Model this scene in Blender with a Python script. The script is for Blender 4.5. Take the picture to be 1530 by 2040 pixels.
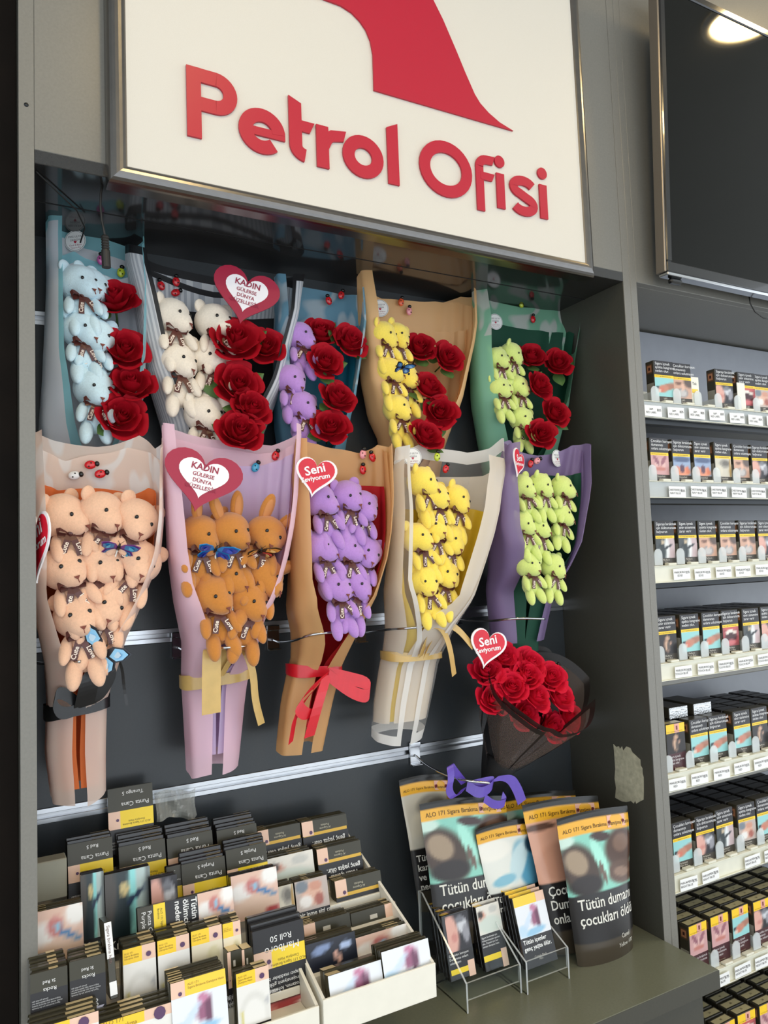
import bpy, math, random
import numpy as np
from mathutils import Vector, Matrix, Euler
random.seed(7)
SC = bpy.context.scene
COL = SC.collection
for o in list(bpy.data.objects):
    bpy.data.objects.remove(o)

# ------------------------------------------------------------------ camera
RIGHT = np.array([0.882, -0.4698, -0.038]); DOWN = np.array([0.0, 0.0808, -0.9967]); FWD = np.array([0.4713, 0.8791, 0.0713])
FWD /= np.linalg.norm(FWD); RIGHT -= FWD * RIGHT.dot(FWD); RIGHT /= np.linalg.norm(RIGHT); DOWN = np.cross(FWD, RIGHT)
CAM = np.array([-0.0518, -1.23, 1.60]); FPX = 1475.0
cam_data = bpy.data.cameras.new('camera'); cam = bpy.data.objects.new('camera', cam_data); COL.objects.link(cam)
cam_data.sensor_fit = 'VERTICAL'; cam_data.sensor_height = 24.0; cam_data.lens = 24.0 * FPX / 2040.0
cam_data.clip_start = 0.02
cam.matrix_world = Matrix(((RIGHT[0], -DOWN[0], -FWD[0], CAM[0]), (RIGHT[1], -DOWN[1], -FWD[1], CAM[1]), (RIGHT[2], -DOWN[2], -FWD[2], CAM[2]), (0, 0, 0, 1)))
SC.camera = cam

# ------------------------------------------------------------------ world: daylight from the glazed shop front behind the camera
world = bpy.data.worlds.new('daylight'); SC.world = world; world.use_nodes = True
bg = world.node_tree.nodes['Background']; bg.inputs[0].default_value = (0.86, 0.93, 1.0, 1); bg.inputs[1].default_value = 1.75

SC.view_settings.view_transform = 'Standard'; SC.view_settings.look = 'None'
SC.view_settings.gamma = 1.0; SC.view_settings.use_curve_mapping = False
SC.view_settings.exposure = 0.25
SC.cycles.transparent_max_bounces = 32
LAMP_STRENGTH = 62.0
LAMPS = [(1.74, -0.58), (0.34, -1.18), (1.15, -2.0), (-0.55, -2.1)]  # last two are unseen, added to brighten the upper bouquets

# ------------------------------------------------------------------ pixel of the photograph -> point in the room, at a chosen depth
def ray(u, v): return RIGHT * ((u - 765) / FPX) + DOWN * ((v - 1020) / FPX) + FWD
def at(u, v, Y): d = ray(u, v); return Vector(CAM + d * ((Y - CAM[1]) / d[1]))
def atz(u, v, Z): d = ray(u, v); return Vector(CAM + d * ((Z - CAM[2]) / d[2]))
def atx(u, v, X): d = ray(u, v); return Vector(CAM + d * ((X - CAM[0]) / d[0]))

# ------------------------------------------------------------------ materials
def lin(c):
    if isinstance(c, str): c = tuple(int(c[i:i + 2], 16) / 255 for i in (0, 2, 4))
    else: c = tuple(x / 255 for x in c)
    return tuple(x / 12.92 if x <= .04045 else ((x + .055) / 1.055) ** 2.4 for x in c)
MATS = {}
def mat(name, color, rough=.5, metal=0., spec=.5, noise=0., nscale=40., bump=0., bscale=200., sheen=0., transm=0., alpha=1., trans=0., emit=0., coat=0.):
    """principled procedural material; noise varies the colour, bump gives fine relief, trans lets light through thin sheets, alpha thins clear film"""
    if name in MATS: return MATS[name]
    m = bpy.data.materials.new(name); m.use_nodes = True; nt = m.node_tree; N = nt.nodes; L = nt.links
    p = N['Principled BSDF']; out = N['Material Output']; c = lin(color)
    p.inputs['Base Color'].default_value = (*c, 1); p.inputs['Roughness'].default_value = rough; p.inputs['Metallic'].default_value = metal
    p.inputs['Specular IOR Level'].default_value = spec; p.inputs['Sheen Weight'].default_value = sheen; p.inputs['Coat Weight'].default_value = coat
    if sheen: p.inputs['Sheen Roughness'].default_value = .6
    p.inputs['Transmission Weight'].default_value = transm
    if emit: p.inputs['Emission Color'].default_value = (*c, 1); p.inputs['Emission Strength'].default_value = emit
    tc = N.new('ShaderNodeTexCoord')
    if noise:
        n = N.new('ShaderNodeTexNoise'); n.inputs['Scale'].default_value = nscale; n.inputs['Detail'].default_value = 4
        L.new(tc.outputs['Object'], n.inputs['Vector'])
        r = N.new('ShaderNodeMapRange'); r.inputs[1].default_value = .3; r.inputs[2].default_value = .7; r.inputs[3].default_value = 1 - noise; r.inputs[4].default_value = 1 + noise
        L.new(n.outputs['Fac'], r.inputs[0])
        mx = N.new('ShaderNodeVectorMath'); mx.operation = 'SCALE'; mx.inputs[0].default_value = c
        L.new(r.outputs[0], mx.inputs['Scale']); L.new(mx.outputs[0], p.inputs['Base Color'])
    if bump:
        n2 = N.new('ShaderNodeTexNoise'); n2.inputs['Scale'].default_value = bscale; n2.inputs['Detail'].default_value = 3
        L.new(tc.outputs['Object'], n2.inputs['Vector'])
        b = N.new('ShaderNodeBump'); b.inputs['Strength'].default_value = bump; b.inputs['Distance'].default_value = .002
        L.new(n2.outputs['Fac'], b.inputs['Height']); L.new(b.outputs[0], p.inputs['Normal'])
    sh = p.outputs[0]
    if trans:
        t = N.new('ShaderNodeBsdfTranslucent'); t.inputs[0].default_value = (*c, 1)
        x = N.new('ShaderNodeMixShader'); x.inputs[0].default_value = trans; L.new(sh, x.inputs[1]); L.new(t.outputs[0], x.inputs[2]); sh = x.outputs[0]
    if alpha < 1:
        t = N.new('ShaderNodeBsdfTransparent'); x = N.new('ShaderNodeMixShader'); x.inputs[0].default_value = alpha
        L.new(t.outputs[0], x.inputs[1]); L.new(sh, x.inputs[2]); sh = x.outputs[0]
    if sh is not p.outputs[0]: L.new(sh, out.inputs['Surface'])
    MATS[name] = m; return m

def film(name, base, border=None, bw=0., stripe=None, freq=0, swirl=None, alpha=.9, alpha_b=None, trans=.35, rough=.45, band=None):
    """wrapping film: colour bands follow the sheet's own UV (u across, v up): printed border, stripes, or swirling rose print"""
    m = bpy.data.materials.new(name); m.use_nodes = True; nt = m.node_tree; N = nt.nodes; L = nt.links
    p = N['Principled BSDF']; out = N['Material Output']; p.inputs['Roughness'].default_value = rough
    uv = N.new('ShaderNodeUVMap'); sep = N.new('ShaderNodeSeparateXYZ'); L.new(uv.outputs[0], sep.inputs[0])
    def const(c): r = N.new('ShaderNodeRGB'); r.outputs[0].default_value = (*lin(c), 1); return r.outputs[0]
    def mix(f, a, b):
        x = N.new('ShaderNodeMix'); x.data_type = 'RGBA'; L.new(f, x.inputs[0]); L.new(a, x.inputs[6]); L.new(b, x.inputs[7]); return x.outputs[2]
    def math_(op, a, b):
        x = N.new('ShaderNodeMath'); x.operation = op
        for i, q in enumerate((a, b)):
            if q is None: continue
            if isinstance(q, (int, float)): x.inputs[i].default_value = q
            else: L.new(q, x.inputs[i])
        return x.outputs[0]
    col = const(base); fac_a = None
    if stripe:
        s = math_('SINE', math_('MULTIPLY', sep.outputs[0], freq * 2 * math.pi), None); f = math_('GREATER_THAN', s, .1); col = mix(f, col, const(stripe))
    if swirl:
        n = N.new('ShaderNodeTexWave'); n.wave_type = 'RINGS'; n.inputs['Scale'].default_value = 2.2; n.inputs['Distortion'].default_value = 14; n.inputs['Detail'].default_value = 2; n.inputs['Detail Scale'].default_value = 1.6
        L.new(uv.outputs[0], n.inputs['Vector']); r = N.new('ShaderNodeValToRGB'); r.color_ramp.elements[0].position = .45; r.color_ramp.elements[1].position = .85
        L.new(n.outputs['Fac'], r.inputs[0]); f = r.outputs[0]
        if band: f = math_('MULTIPLY', f, math_('GREATER_THAN', sep.outputs[1], band))
        col = mix(f, col, const(swirl))
    if border:
        f = math_('GREATER_THAN', sep.outputs[1], 1 - bw)
        e = math_('GREATER_THAN', math_('ABSOLUTE', math_('SUBTRACT', sep.outputs[0], .5), None), .5 - bw * .6)
        f = math_('MAXIMUM', f, e)
        lo = math_('LESS_THAN', sep.outputs[1], bw * .7); f = math_('MAXIMUM', f, lo)
        col = mix(f, col, const(border)); fac_a = f
    L.new(col, p.inputs['Base Color'])
    t = N.new('ShaderNodeBsdfTranslucent'); L.new(col, t.inputs[0]); x = N.new('ShaderNodeMixShader'); x.inputs[0].default_value = trans
    L.new(p.outputs[0], x.inputs[1]); L.new(t.outputs[0], x.inputs[2])
    tr = N.new('ShaderNodeBsdfTransparent'); y = N.new('ShaderNodeMixShader'); y.inputs[0].default_value = alpha
    if alpha_b is not None and fac_a is not None:
        mr = N.new('ShaderNodeMapRange'); mr.inputs[3].default_value = alpha; mr.inputs[4].default_value = alpha_b; L.new(fac_a, mr.inputs[0]); L.new(mr.outputs[0], y.inputs[0])
    L.new(tr.outputs[0], y.inputs[1]); L.new(x.outputs[0], y.inputs[2]); L.new(y.outputs[0], out.inputs['Surface'])
    MATS[name] = m; return m

def print_mat():
    m = bpy.data.materials.new('printed_card'); m.use_nodes = True; N = m.node_tree.nodes; p = N['Principled BSDF']
    a = N.new('ShaderNodeVertexColor'); a.layer_name = 'Col'; m.node_tree.links.new(a.outputs[0], p.inputs['Base Color'])
    p.inputs['Roughness'].default_value = .35; MATS['print'] = m; return m
print_mat()

# ------------------------------------------------------------------ mesh building
class MB:
    def __init__(s): s.v = []; s.f = []; s.m = []; s.c = []; s.uv = {}
    def add(s, vs, fs, mi=0, col=None):
        b = len(s.v); s.v += [tuple(v) for v in vs]; s.c += [col] * len(vs)
        for f in fs: s.f.append(tuple(i + b for i in f)); s.m.append(mi)
        return b
    def box(s, lo, hi, mi=0, b=0., M=None, col=None):
        c = [(lo[i] + hi[i]) / 2 for i in range(3)]; h = [abs(hi[i] - lo[i]) / 2 for i in range(3)]
        b = min(b, min(h) * .9)
        if b <= 0:
            vs = [(c[0] + x * h[0], c[1] + y * h[1], c[2] + z * h[2]) for z in (-1, 1) for y in (-1, 1) for x in (-1, 1)]
            fs = [(0, 2, 3, 1), (4, 5, 7, 6), (0, 1, 5, 4), (2, 6, 7, 3), (0, 4, 6, 2), (1, 3, 7, 5)]
        else:
            vs = []; ix = {}
            for sx in (-1, 1):
                for sy in (-1, 1):
                    for sz in (-1, 1):
                        for a in range(3):
                            q = [c[i] + (sx, sy, sz)[i] * (h[i] if i == a else h[i] - b) for i in range(3)]
                            ix[(sx, sy, sz, a)] = len(vs); vs.append(q)
            fs = []
            for a in range(3):
                u, w = (a + 1) % 3, (a + 2) % 3
                for sg in (-1, 1):
                    def k(p, q, ax=a):
                        t = [0, 0, 0]; t[a] = sg; t[u] = p; t[w] = q; return ix[(*t, ax)]
                    f = [k(-1, -1), k(1, -1), k(1, 1), k(-1, 1)]; fs.append(tuple(f if sg > 0 else f[::-1]))
                for su in (-1, 1):
                    for sw in (-1, 1):
                        def g(e, ax):
                            t = [0, 0, 0]; t[a] = e; t[u] = su; t[w] = sw; return ix[(*t, ax)]
                        f = [g(-1, u), g(1, u), g(1, w), g(-1, w)]; fs.append(tuple(f if su * sw < 0 else f[::-1]))
            for sx in (-1, 1):
                for sy in (-1, 1):
                    for sz in (-1, 1):
                        f = [ix[(sx, sy, sz, a)] for a in range(3)]; fs.append(tuple(f if sx * sy * sz > 0 else f[::-1]))
        if M is not None: vs = [M @ Vector(v) for v in vs]
        s.add(vs, fs, mi, col)
    def grid(s, fn, nu, nv, mi=0, closed=False, uv=False, colfn=None):
        b = len(s.v); n = nu if closed else nu + 1
        for j in range(nv + 1):
            for i in range(n):
                u, w = i / nu, j / nv; s.v.append(tuple(fn(u, w))); s.c.append(colfn(u, w) if colfn else None)
        for j in range(nv):
            for i in range(nu):
                a = b + j * n + i; d = b + j * n + (i + 1) % n
                if uv: s.uv[len(s.f)] = [(i / nu, j / nv), ((i + 1) / nu, j / nv), ((i + 1) / nu, (j + 1) / nv), (i / nu, (j + 1) / nv)]
                s.f.append((a, d, d + n, a + n)); s.m.append(mi)
    def ell(s, c, r, nu=16, nv=10, mi=0, R=None, fn=None):
        c = Vector(c)
        def g(u, w):
            t = -u * 2 * math.pi; p = (w - .5) * math.pi; d = Vector((math.cos(p) * math.cos(t), math.cos(p) * math.sin(t), math.sin(p)))
            k = fn(d) if fn else 1.
            q = Vector((d.x * r[0] * k, d.y * r[1] * k, d.z * r[2] * k))
            return c + (R @ q if R else q)
        s.grid(lambda u, w: g(-u, w), nu, nv, mi, closed=True)
    def tube(s, path, r, n=8, mi=0, cap=True):
        P = [Vector(p) for p in path]; b = len(s.v); K = len(P); rr = r if isinstance(r, (list, tuple)) else [r] * K
        up = Vector((.13, .31, .94)).normalized()
        for k, p in enumerate(P):
            d = (P[min(k + 1, K - 1)] - P[max(k - 1, 0)]).normalized(); a = d.cross(up)
            if a.length < 1e-4: a = d.cross(Vector((1, 0, 0)))
            a.normalize(); e = d.cross(a)
            for i in range(n):
                t = 2 * math.pi * i / n; s.v.append(tuple(p + (a * math.cos(t) + e * math.sin(t)) * rr[k])); s.c.append(None)
        for k in range(K - 1):
            for i in range(n):
                s.f.append((b + k * n + i, b + k * n + (i + 1) % n, b + (k + 1) * n + (i + 1) % n, b + (k + 1) * n + i)); s.m.append(mi)
        if cap:
            s.f.append(tuple(b + i for i in range(n))[::-1]); s.m.append(mi); s.f.append(tuple(b + (K - 1) * n + i for i in range(n))); s.m.append(mi)
    def strip(s, path, width, side, mi=0, thick=.0006):
        """a ribbon: path swept by a width vector, with a little thickness"""
        P = [Vector(p) for p in path]; K = len(P); W = width if isinstance(width, (list, tuple)) else [width] * K
        S = side if isinstance(side, list) else [side] * K; vs = []
        for k, p in enumerate(P):
            d = (P[min(k + 1, K - 1)] - P[max(k - 1, 0)]).normalized(); w = Vector(S[k]).normalized(); n = d.cross(w)
            n = n.normalized() if n.length > 1e-5 else Vector((0, -1, 0))
            for e in (-1, 1):
                for t in (-1, 1): vs.append(p + w * (W[k] / 2 * e) + n * (thick / 2 * t))
        fs = []
        for k in range(K - 1):
            a = 4 * k; q = a + 4
            fs += [(a, a + 2, q + 2, q), (a + 1, q + 1, q + 3, a + 3), (a, q, q + 1, a + 1), (a + 2, a + 3, q + 3, q + 2)]
        fs += [(0, 1, 3, 2), (4 * K - 4, 4 * K - 2, 4 * K - 1, 4 * K - 3)]
        s.add(vs, fs, mi)
    def prism(s, pts, o, ax, ay, depth, mi=0, side_mi=None, col=None):
        """2-D outline in the frame (o, ax, ay), extruded by depth along ax x ay (towards the viewer when positive)"""
        o, ax, ay = Vector(o), Vector(ax), Vector(ay); n = ax.cross(ay).normalized()
        a = [o + ax * x + ay * y for x, y in pts]; b = [p + n * depth for p in a]; K = len(pts)
        area = sum(pts[i][0] * pts[(i + 1) % K][1] - pts[(i + 1) % K][0] * pts[i][1] for i in range(K))
        if area < 0: a.reverse(); b.reverse()
        i0 = s.add(a + b, [tuple(range(K))[::-1], tuple(range(K, 2 * K))], mi, col)
        for i in range(K): s.f.append((i0 + i, i0 + (i + 1) % K, i0 + K + (i + 1) % K, i0 + K + i)); s.m.append(mi if side_mi is None else side_mi)
    def rect(s, x0, z0, x1, z1, y=-.0004, col=None, mi=0): s.add([(x0, y, z0), (x1, y, z0), (x1, y, z1), (x0, y, z1)], [(0, 1, 2, 3)], mi, col)
    def mesh(s, name, mats, smooth=False):
        me = bpy.data.meshes.new(name); me.from_pydata(s.v, [], s.f)
        for m in (mats if isinstance(mats, (list, tuple)) else [mats]): me.materials.append(MATS[m] if isinstance(m, str) else m)
        me.polygons.foreach_set('material_index', s.m)
        if smooth: me.polygons.foreach_set('use_smooth', [True] * len(s.f))
        if s.uv:
            l = me.uv_layers.new(name='UVMap')
            for fi, q in s.uv.items():
                for li, c in zip(me.polygons[fi].loop_indices, q): l.data[li].uv = c
        if any(c is not None for c in s.c):
            a = me.color_attributes.new('Col', 'FLOAT_COLOR', 'POINT')
            a.data.foreach_set('color', [x for c in s.c for x in (*(lin(c) if c is not None else (0, 0, 0)), 1)])
        me.update(); return me
    def build(s, name, mats, parent=None, smooth=False, loc=None): return ob(name, s.mesh(name, mats, smooth), parent, loc)

def ob(name, data, parent=None, loc=None, rot=None, scale=None):
    o = bpy.data.objects.new(name, data); COL.objects.link(o)
    if parent is not None: o.parent = parent
    if loc is not None: o.location = loc
    if rot is not None: o.rotation_euler = rot
    if scale is not None: o.scale = (scale,) * 3 if isinstance(scale, (int, float)) else scale
    return o
def tag(o, label, cat, group=None):
    o['label'] = label; o['category'] = cat
    if group: o['group'] = group
    return o
def thing(name, label, cat, loc=(0, 0, 0), rot=None, group=None, scale=None): return tag(ob(name, None, None, loc, rot, scale), label, cat, group)
def struct(o): o['kind'] = 'structure'; return o

TXT = {}
def text(body, size, align='LEFT', bold=0., res=2, spacing=1., line=1.):
    """letters as flat polygons in the XZ plane"""
    k = (body, size, align, bold, res, spacing, line)
    if k in TXT: return TXT[k]
    c = bpy.data.curves.new('lettering', 'FONT'); c.body = body; c.size = size; c.align_x = align; c.offset = bold; c.resolution_u = res; c.space_character = spacing; c.space_line = line
    o = bpy.data.objects.new('lettering', c); me = bpy.data.meshes.new_from_object(o)
    r = ([(v.co.x, v.co.y) for v in me.vertices], [tuple(p.vertices) for p in me.polygons])
    bpy.data.objects.remove(o); bpy.data.meshes.remove(me); bpy.data.curves.remove(c); TXT[k] = r; return r
def put(mb, t, x, z, y=-.0008, col=None, mi=0, flip=False, rot=0., sx=1.):
    ca, sa = math.cos(rot), math.sin(rot)
    vs = []
    for a, b in t[0]:
        a *= sx; a, b = a * ca - b * sa, a * sa + b * ca
        vs.append((x - a, y, z - b) if flip else (x + a, y, z + b))
    mb.add(vs, t[1], mi, col)

# ------------------------------------------------------------------ shared materials
mat('laminate', (122, 120, 113), .34, spec=.45, noise=.05, nscale=300, bump=.03, bscale=900)
mat('slat_panel', (54, 58, 61), .3, spec=.45, noise=.05, nscale=250, bump=.02, bscale=900)
mat('side_laminate', (70, 69, 62), .32, spec=.45, noise=.05, nscale=260)  # darker copy of laminate: shade on the niche side boards put into the colour
mat('gloss_laminate', (44, 44, 44), .1, spec=.85, noise=.04, nscale=200)
mat('counter_laminate', (112, 114, 97), .28, spec=.45, noise=.06, nscale=260)
mat('dark_board', (20, 14, 9), .75, spec=.15, noise=.3, nscale=12)
mat('aluminium', (205, 208, 212), .28, metal=1., noise=.04, nscale=60)
mat('chrome', (200, 202, 205), .14, metal=1.)
mat('steel_dark', (52, 54, 56), .3, metal=.9)
mat('frame_metal', (120, 118, 116), .27, metal=1., noise=.05, nscale=80)
mat('sign_white', (212, 207, 196), .55, noise=.02, nscale=900, bump=.05, bscale=1500)
mat('sign_red', (178, 14, 46), .4)
mat('seam', (24, 24, 24), .7)
mat('white_plastic', (236, 232, 218), .4, noise=.02, nscale=40)
mat('label_strip', (226, 224, 206), .35, noise=.03, nscale=60)
mat('paper_white', (240, 240, 238), .6)
mat('ink', (40, 38, 40), .6)
mat('screen', (8, 10, 7), .05, spec=.22)
mat('tv_bezel', (16, 16, 17), .15, coat=.5)
mat('tv_edge', (150, 140, 128), .3, metal=.8)
mat('floor_tile', (150, 146, 138), .3, noise=.08, nscale=6)
mat('ceiling_paint', (205, 204, 198), .8, noise=.02, nscale=8)
mat('lamp_glow', (255, 222, 160), .5, emit=LAMP_STRENGTH)
mat('lamp_trim', (235, 235, 230), .4)
mat('cable', (32, 30, 27), .5)
mat('torn_paper', (176, 172, 148), .8, noise=.2, nscale=90, bump=.3, bscale=150)
def acrylic(name, fac, tint=(235, 240, 240)):
    m = bpy.data.materials.new(name); m.use_nodes = True; N = m.node_tree.nodes; L = m.node_tree.links; p = N['Principled BSDF']
    p.inputs['Base Color'].default_value = (*lin(tint), 1); p.inputs['Roughness'].default_value = .08
    t = N.new('ShaderNodeBsdfTransparent'); t.inputs[0].default_value = (.96, .975, .975, 1); x = N.new('ShaderNodeMixShader'); x.inputs[0].default_value = fac
    L.new(t.outputs[0], x.inputs[1]); L.new(p.outputs[0], x.inputs[2]); L.new(x.outputs[0], N['Material Output'].inputs['Surface']); MATS[name] = m
acrylic('clear_acrylic', .008); acrylic('acrylic_edge', .5); acrylic('frosted_plastic', .45)

# ------------------------------------------------------------------ the setting
W = 1.033; YF = -.223; ZC = .90; ZT = 2.13; T = .018; ROOM_H = 3.0
def slab(name, lo, hi, m, parent=None, b=.0008): mb = MB(); mb.box(lo, hi, 0, b); return mb.build(name, m, parent)
struct(slab('floor', (-3, -4.2, -.05), (4, .3, 0), 'floor_tile'))
struct(slab('ceiling', (-3, -4.2, ROOM_H), (4, .3, ROOM_H + .06), 'ceiling_paint'))
back = struct(slab('wall_back', (-T, .016, 0), (2.3, .05, ROOM_H), 'seam'))
rails = [1.25, 1.50, 1.75, 2.0]
edges = [ZC - .02] + rails + [2.16]
for a, b in zip(edges[:-1], edges[1:]):
    slab('panel', (0, 0, a + .011 if a in rails else a), (W, .015, b - .011 if b in rails else b), 'slat_panel', back)
rail_mb = MB()
rail_mb.box((0, -.0005, .0035), (W, .012, .011), 0, .0006); rail_mb.box((0, -.0005, -.011), (W, .012, -.0035), 0, .0006); rail_mb.box((0, .007, -.0036), (W, .013, .0036), 0)
rail_me = rail_mb.mesh('rail', 'aluminium')
for z in rails: ob('rail', rail_me, back, (0, 0, z))
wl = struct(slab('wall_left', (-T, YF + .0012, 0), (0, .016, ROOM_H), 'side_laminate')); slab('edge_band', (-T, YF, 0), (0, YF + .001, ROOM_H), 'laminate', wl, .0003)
wrt = struct(slab('wall_right', (W, YF + .0012, 0), (W + T, .016, ROOM_H), 'side_laminate')); slab('edge_band', (W, YF, 0), (W + T, YF + .001, ROOM_H), 'laminate', wrt, .0003)  # lit front edge and shaded side face set apart by material colour
slab('board', (W + T + .0006, YF, 0), (W + 2 * T, .016, ROOM_H), 'laminate', wrt)
hd = struct(slab('wall_header', (0, YF + .0002, ZT + T), (W, YF + T, ROOM_H), 'laminate'))
struct(slab('ceiling_niche', (0, YF, ZT), (W, .016, ZT + T), 'gloss_laminate'))
struct(slab('wall_header_right', (W + 2 * T, YF + .0004, 2.134), (2.3, YF + T, ROOM_H), 'laminate'))
struct(slab('trim_1', (W + 2 * T, YF + T, 2.134), (2.3, .016, 2.152), 'laminate'))
struct(slab('wall_left_outer', (-1.6, -.16, 0), (-T - .0002, -.14, ROOM_H), 'dark_board'))
# a seam across the niche ceiling
sm = MB(); sm.box((0, -.118, -.0006), (W, -.1168, .0001), 0); sm.build('joint', 'seam', bpy.data.objects['ceiling_niche'], loc=(0, 0, ZT - .0001))
# screw heads on the left side board
for z, x in ((2.205, -.009),):
    s = MB(); s.ell((0, 0, 0), (.0028, .0015, .0028), 10, 6); s.build('screw', 'steel_dark', bpy.data.objects['wall_left'], True, (x, YF - .0004, z))

# counter
ct = thing('counter', 'grey laminate counter ledge under the hanging bouquets', 'counter', (0, 0, 0))
slab('worktop', (.0005, -.337, ZC - .03), (W - .0005, -.001, ZC), 'counter_laminate', ct, .001)
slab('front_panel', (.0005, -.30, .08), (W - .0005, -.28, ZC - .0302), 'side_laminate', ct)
slab('edge_band', (.0005, -.3382, ZC - .03), (W - .0005, -.3371, ZC - .0004), 'side_laminate', ct, .0003)
slab('kick_board', (.0005, -.27, 0), (W - .0005, -.255, .0798), 'seam', ct)

# room lamps, and two unseen ones added for brightness
lamp_mb = MB(); lamp_mb.grid(lambda u, w: (.085 * w * math.cos(2 * math.pi * u), -.085 * w * math.sin(2 * math.pi * u), 0), 28, 2, closed=True); lamp_me = lamp_mb.mesh('diffuser', 'lamp_glow')
trim_mb = MB()
def ringp(u, w):
    prof = [(.085, .0), (.085, -.006), (.104, -.006), (.104, .004)]; k = min(2, int(w * 3)); f = w * 3 - k; r = prof[k][0] * (1 - f) + prof[k + 1][0] * f; z = prof[k][1] * (1 - f) + prof[k + 1][1] * f
    return (r * math.cos(2 * math.pi * u), r * math.sin(2 * math.pi * u), z)
trim_mb.grid(ringp, 32, 3, closed=True); trim_me = trim_mb.mesh('trim_ring', 'lamp_trim', True)
LNAMES = ['round ceiling downlight mirrored in the dark television', 'round ceiling downlight above the white sign', 'added unseen round ceiling downlight in the middle of the room', 'added unseen round ceiling downlight behind the viewer to the left']
for (x, y), l in zip(LAMPS, LNAMES):
    t = thing('ceiling_lamp', l, 'lamp', (x, y, ROOM_H - .0045), group='ceiling downlights')
    ob('diffuser', lamp_me, t, (0, 0, -.001)); ob('trim_ring', trim_me, t)

# ------------------------------------------------------------------ the sign
SX0, SX1, SZ0, SZ1 = .086, .932, 2.112, 2.93; SY = -.258; FW = .027
sg = thing('light_box_sign', 'large cream sign with red company lettering in a dark metal frame', 'sign', ((SX0 + SX1) / 2, YF, SZ0))
o = Vector((-(SX0 + SX1) / 2, -YF, -SZ0))
def loc_(mb): mb.v = [tuple(Vector(v) + o) for v in mb.v]; return mb
mb = MB(); mb.box((SX0 + .012, SY + .006, SZ0 + .012), (SX1 - .012, YF - .0006, SZ1 - .012), 0, .001); loc_(mb).build('panel', 'sign_white', sg)
# rounded snap frame: four mitred mouldings
def moulding(p0, p1, inward):
    mb = MB(); p0, p1, inward = Vector(p0), Vector(p1), Vector(inward); d = (p1 - p0).normalized(); n = Vector((0, -1, 0))
    prof = [(0, 0), (0, .02)] + [(FW / 2 - FW / 2 * math.cos(t), .02 + .013 * math.sin(t)) for t in [math.pi * k / 10 for k in range(1, 10)]] + [(FW, .02), (FW, .006), (FW + .003, .006), (FW + .003, 0)]
    K = len(prof); vs = []
    for e in (0, 1):
        for a, b in prof:
            vs.append((p0 + d * a if e == 0 else p1 - d * a) + inward * a + n * b)
    fs = [(i, (i + 1) % K, K + (i + 1) % K, K + i) for i in range(K)] + [tuple(range(K))[::-1], tuple(range(K, 2 * K))]
    mb.add(vs, fs); return mb
yb = YF - .0005
for p0, p1, i in (((SX0, yb, SZ0), (SX1, yb, SZ0), (0, 0, 1)), ((SX1, yb, SZ0), (SX1, yb, SZ1), (-1, 0, 0)), ((SX1, yb, SZ1), (SX0, yb, SZ1), (0, 0, -1)), ((SX0, yb, SZ1), (SX0, yb, SZ0), (1, 0, 0))):
    loc_(moulding(p0, p1, i)).build('frame_moulding', 'frame_metal', sg)
# the swoosh emblem
PY = SY + .0055
def pz(x, y): p = at(340 + x / 1.8214, y / 1.8214, PY); return (p.x, p.z)
left_c = [(735, 331), (733, 260), (731, 200), (722, 152), (706, 112), (684, 80), (655, 50), (615, 24), (560, 4)]
right_c = [(948, 0), (985, 75), (1030, 180), (1065, 265), (1100, 345), (1120, 378), (1150, 412), (1190, 447), (1240, 478)]
poly = [pz(*p) for p in left_c] + [(.25, 2.475), (.20, 2.50), (.22, 2.56), (.34, 2.60), (.46, 2.66), (.54, 2.74), (.565, 2.64)] + [pz(*p) for p in right_c]
mb = MB(); mb.prism(poly, (0, PY, 0), (1, 0, 0), (0, 0, 1), .003); loc_(mb).build('emblem', 'sign_red', sg)
NS = [0]
# lettering: strokes swept along each letter's centre line
def stroke(mb, pts, w, closed=False, cut0=None, cut1=None):
    NS[0] = (NS[0] + 1) % 2
    P = [Vector((p[0], p[1])) for p in pts]; K = len(P); L_, R_ = [], []
    for k in range(K):
        if closed: a, b = P[(k - 1) % K], P[(k + 1) % K]
        else: a, b = P[max(k - 1, 0)], P[min(k + 1, K - 1)]
        d = (b - a).normalized(); n = Vector((-d.y, d.x)); L_.append(P[k] + n * w / 2); R_.append(P[k] - n * w / 2)
    if not closed:
        for c, k in ((cut0, 0), (cut1, K - 1)):
            if c: L_[k] += Vector(c); R_[k] -= Vector(c)
    vs = []; d3 = .0032 + .0003 * NS[0]
    for a, b in zip(L_, R_): vs += [(a.x, PY, a.y), (b.x, PY, b.y), (a.x, PY - d3, a.y), (b.x, PY - d3, b.y)]
    fs = []
    for k in range(K if closed else K - 1):
        a = 4 * k; q = 4 * ((k + 1) % K)
        fs += [(a + 2, a + 3, q + 3, q + 2), (a, a + 2, q + 2, q), (a + 3, a + 1, q + 1, q + 3)]
    if not closed: fs += [(0, 1, 3, 2), (4 * K - 4, 4 * K - 2, 4 * K - 1, 4 * K - 3)]
    mb.add(vs, fs)
def arc(cx, cz, rx, rz, a0, a1, n=26): return [(cx + rx * math.cos(math.radians(a0 + (a1 - a0) * k / n)), cz + rz * math.sin(math.radians(a0 + (a1 - a0) * k / n))) for k in range(n + 1)]
BZ = 2.196; SW = .0198
def X(px, py): return pz(px, py)[0]
letters = {}
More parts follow.
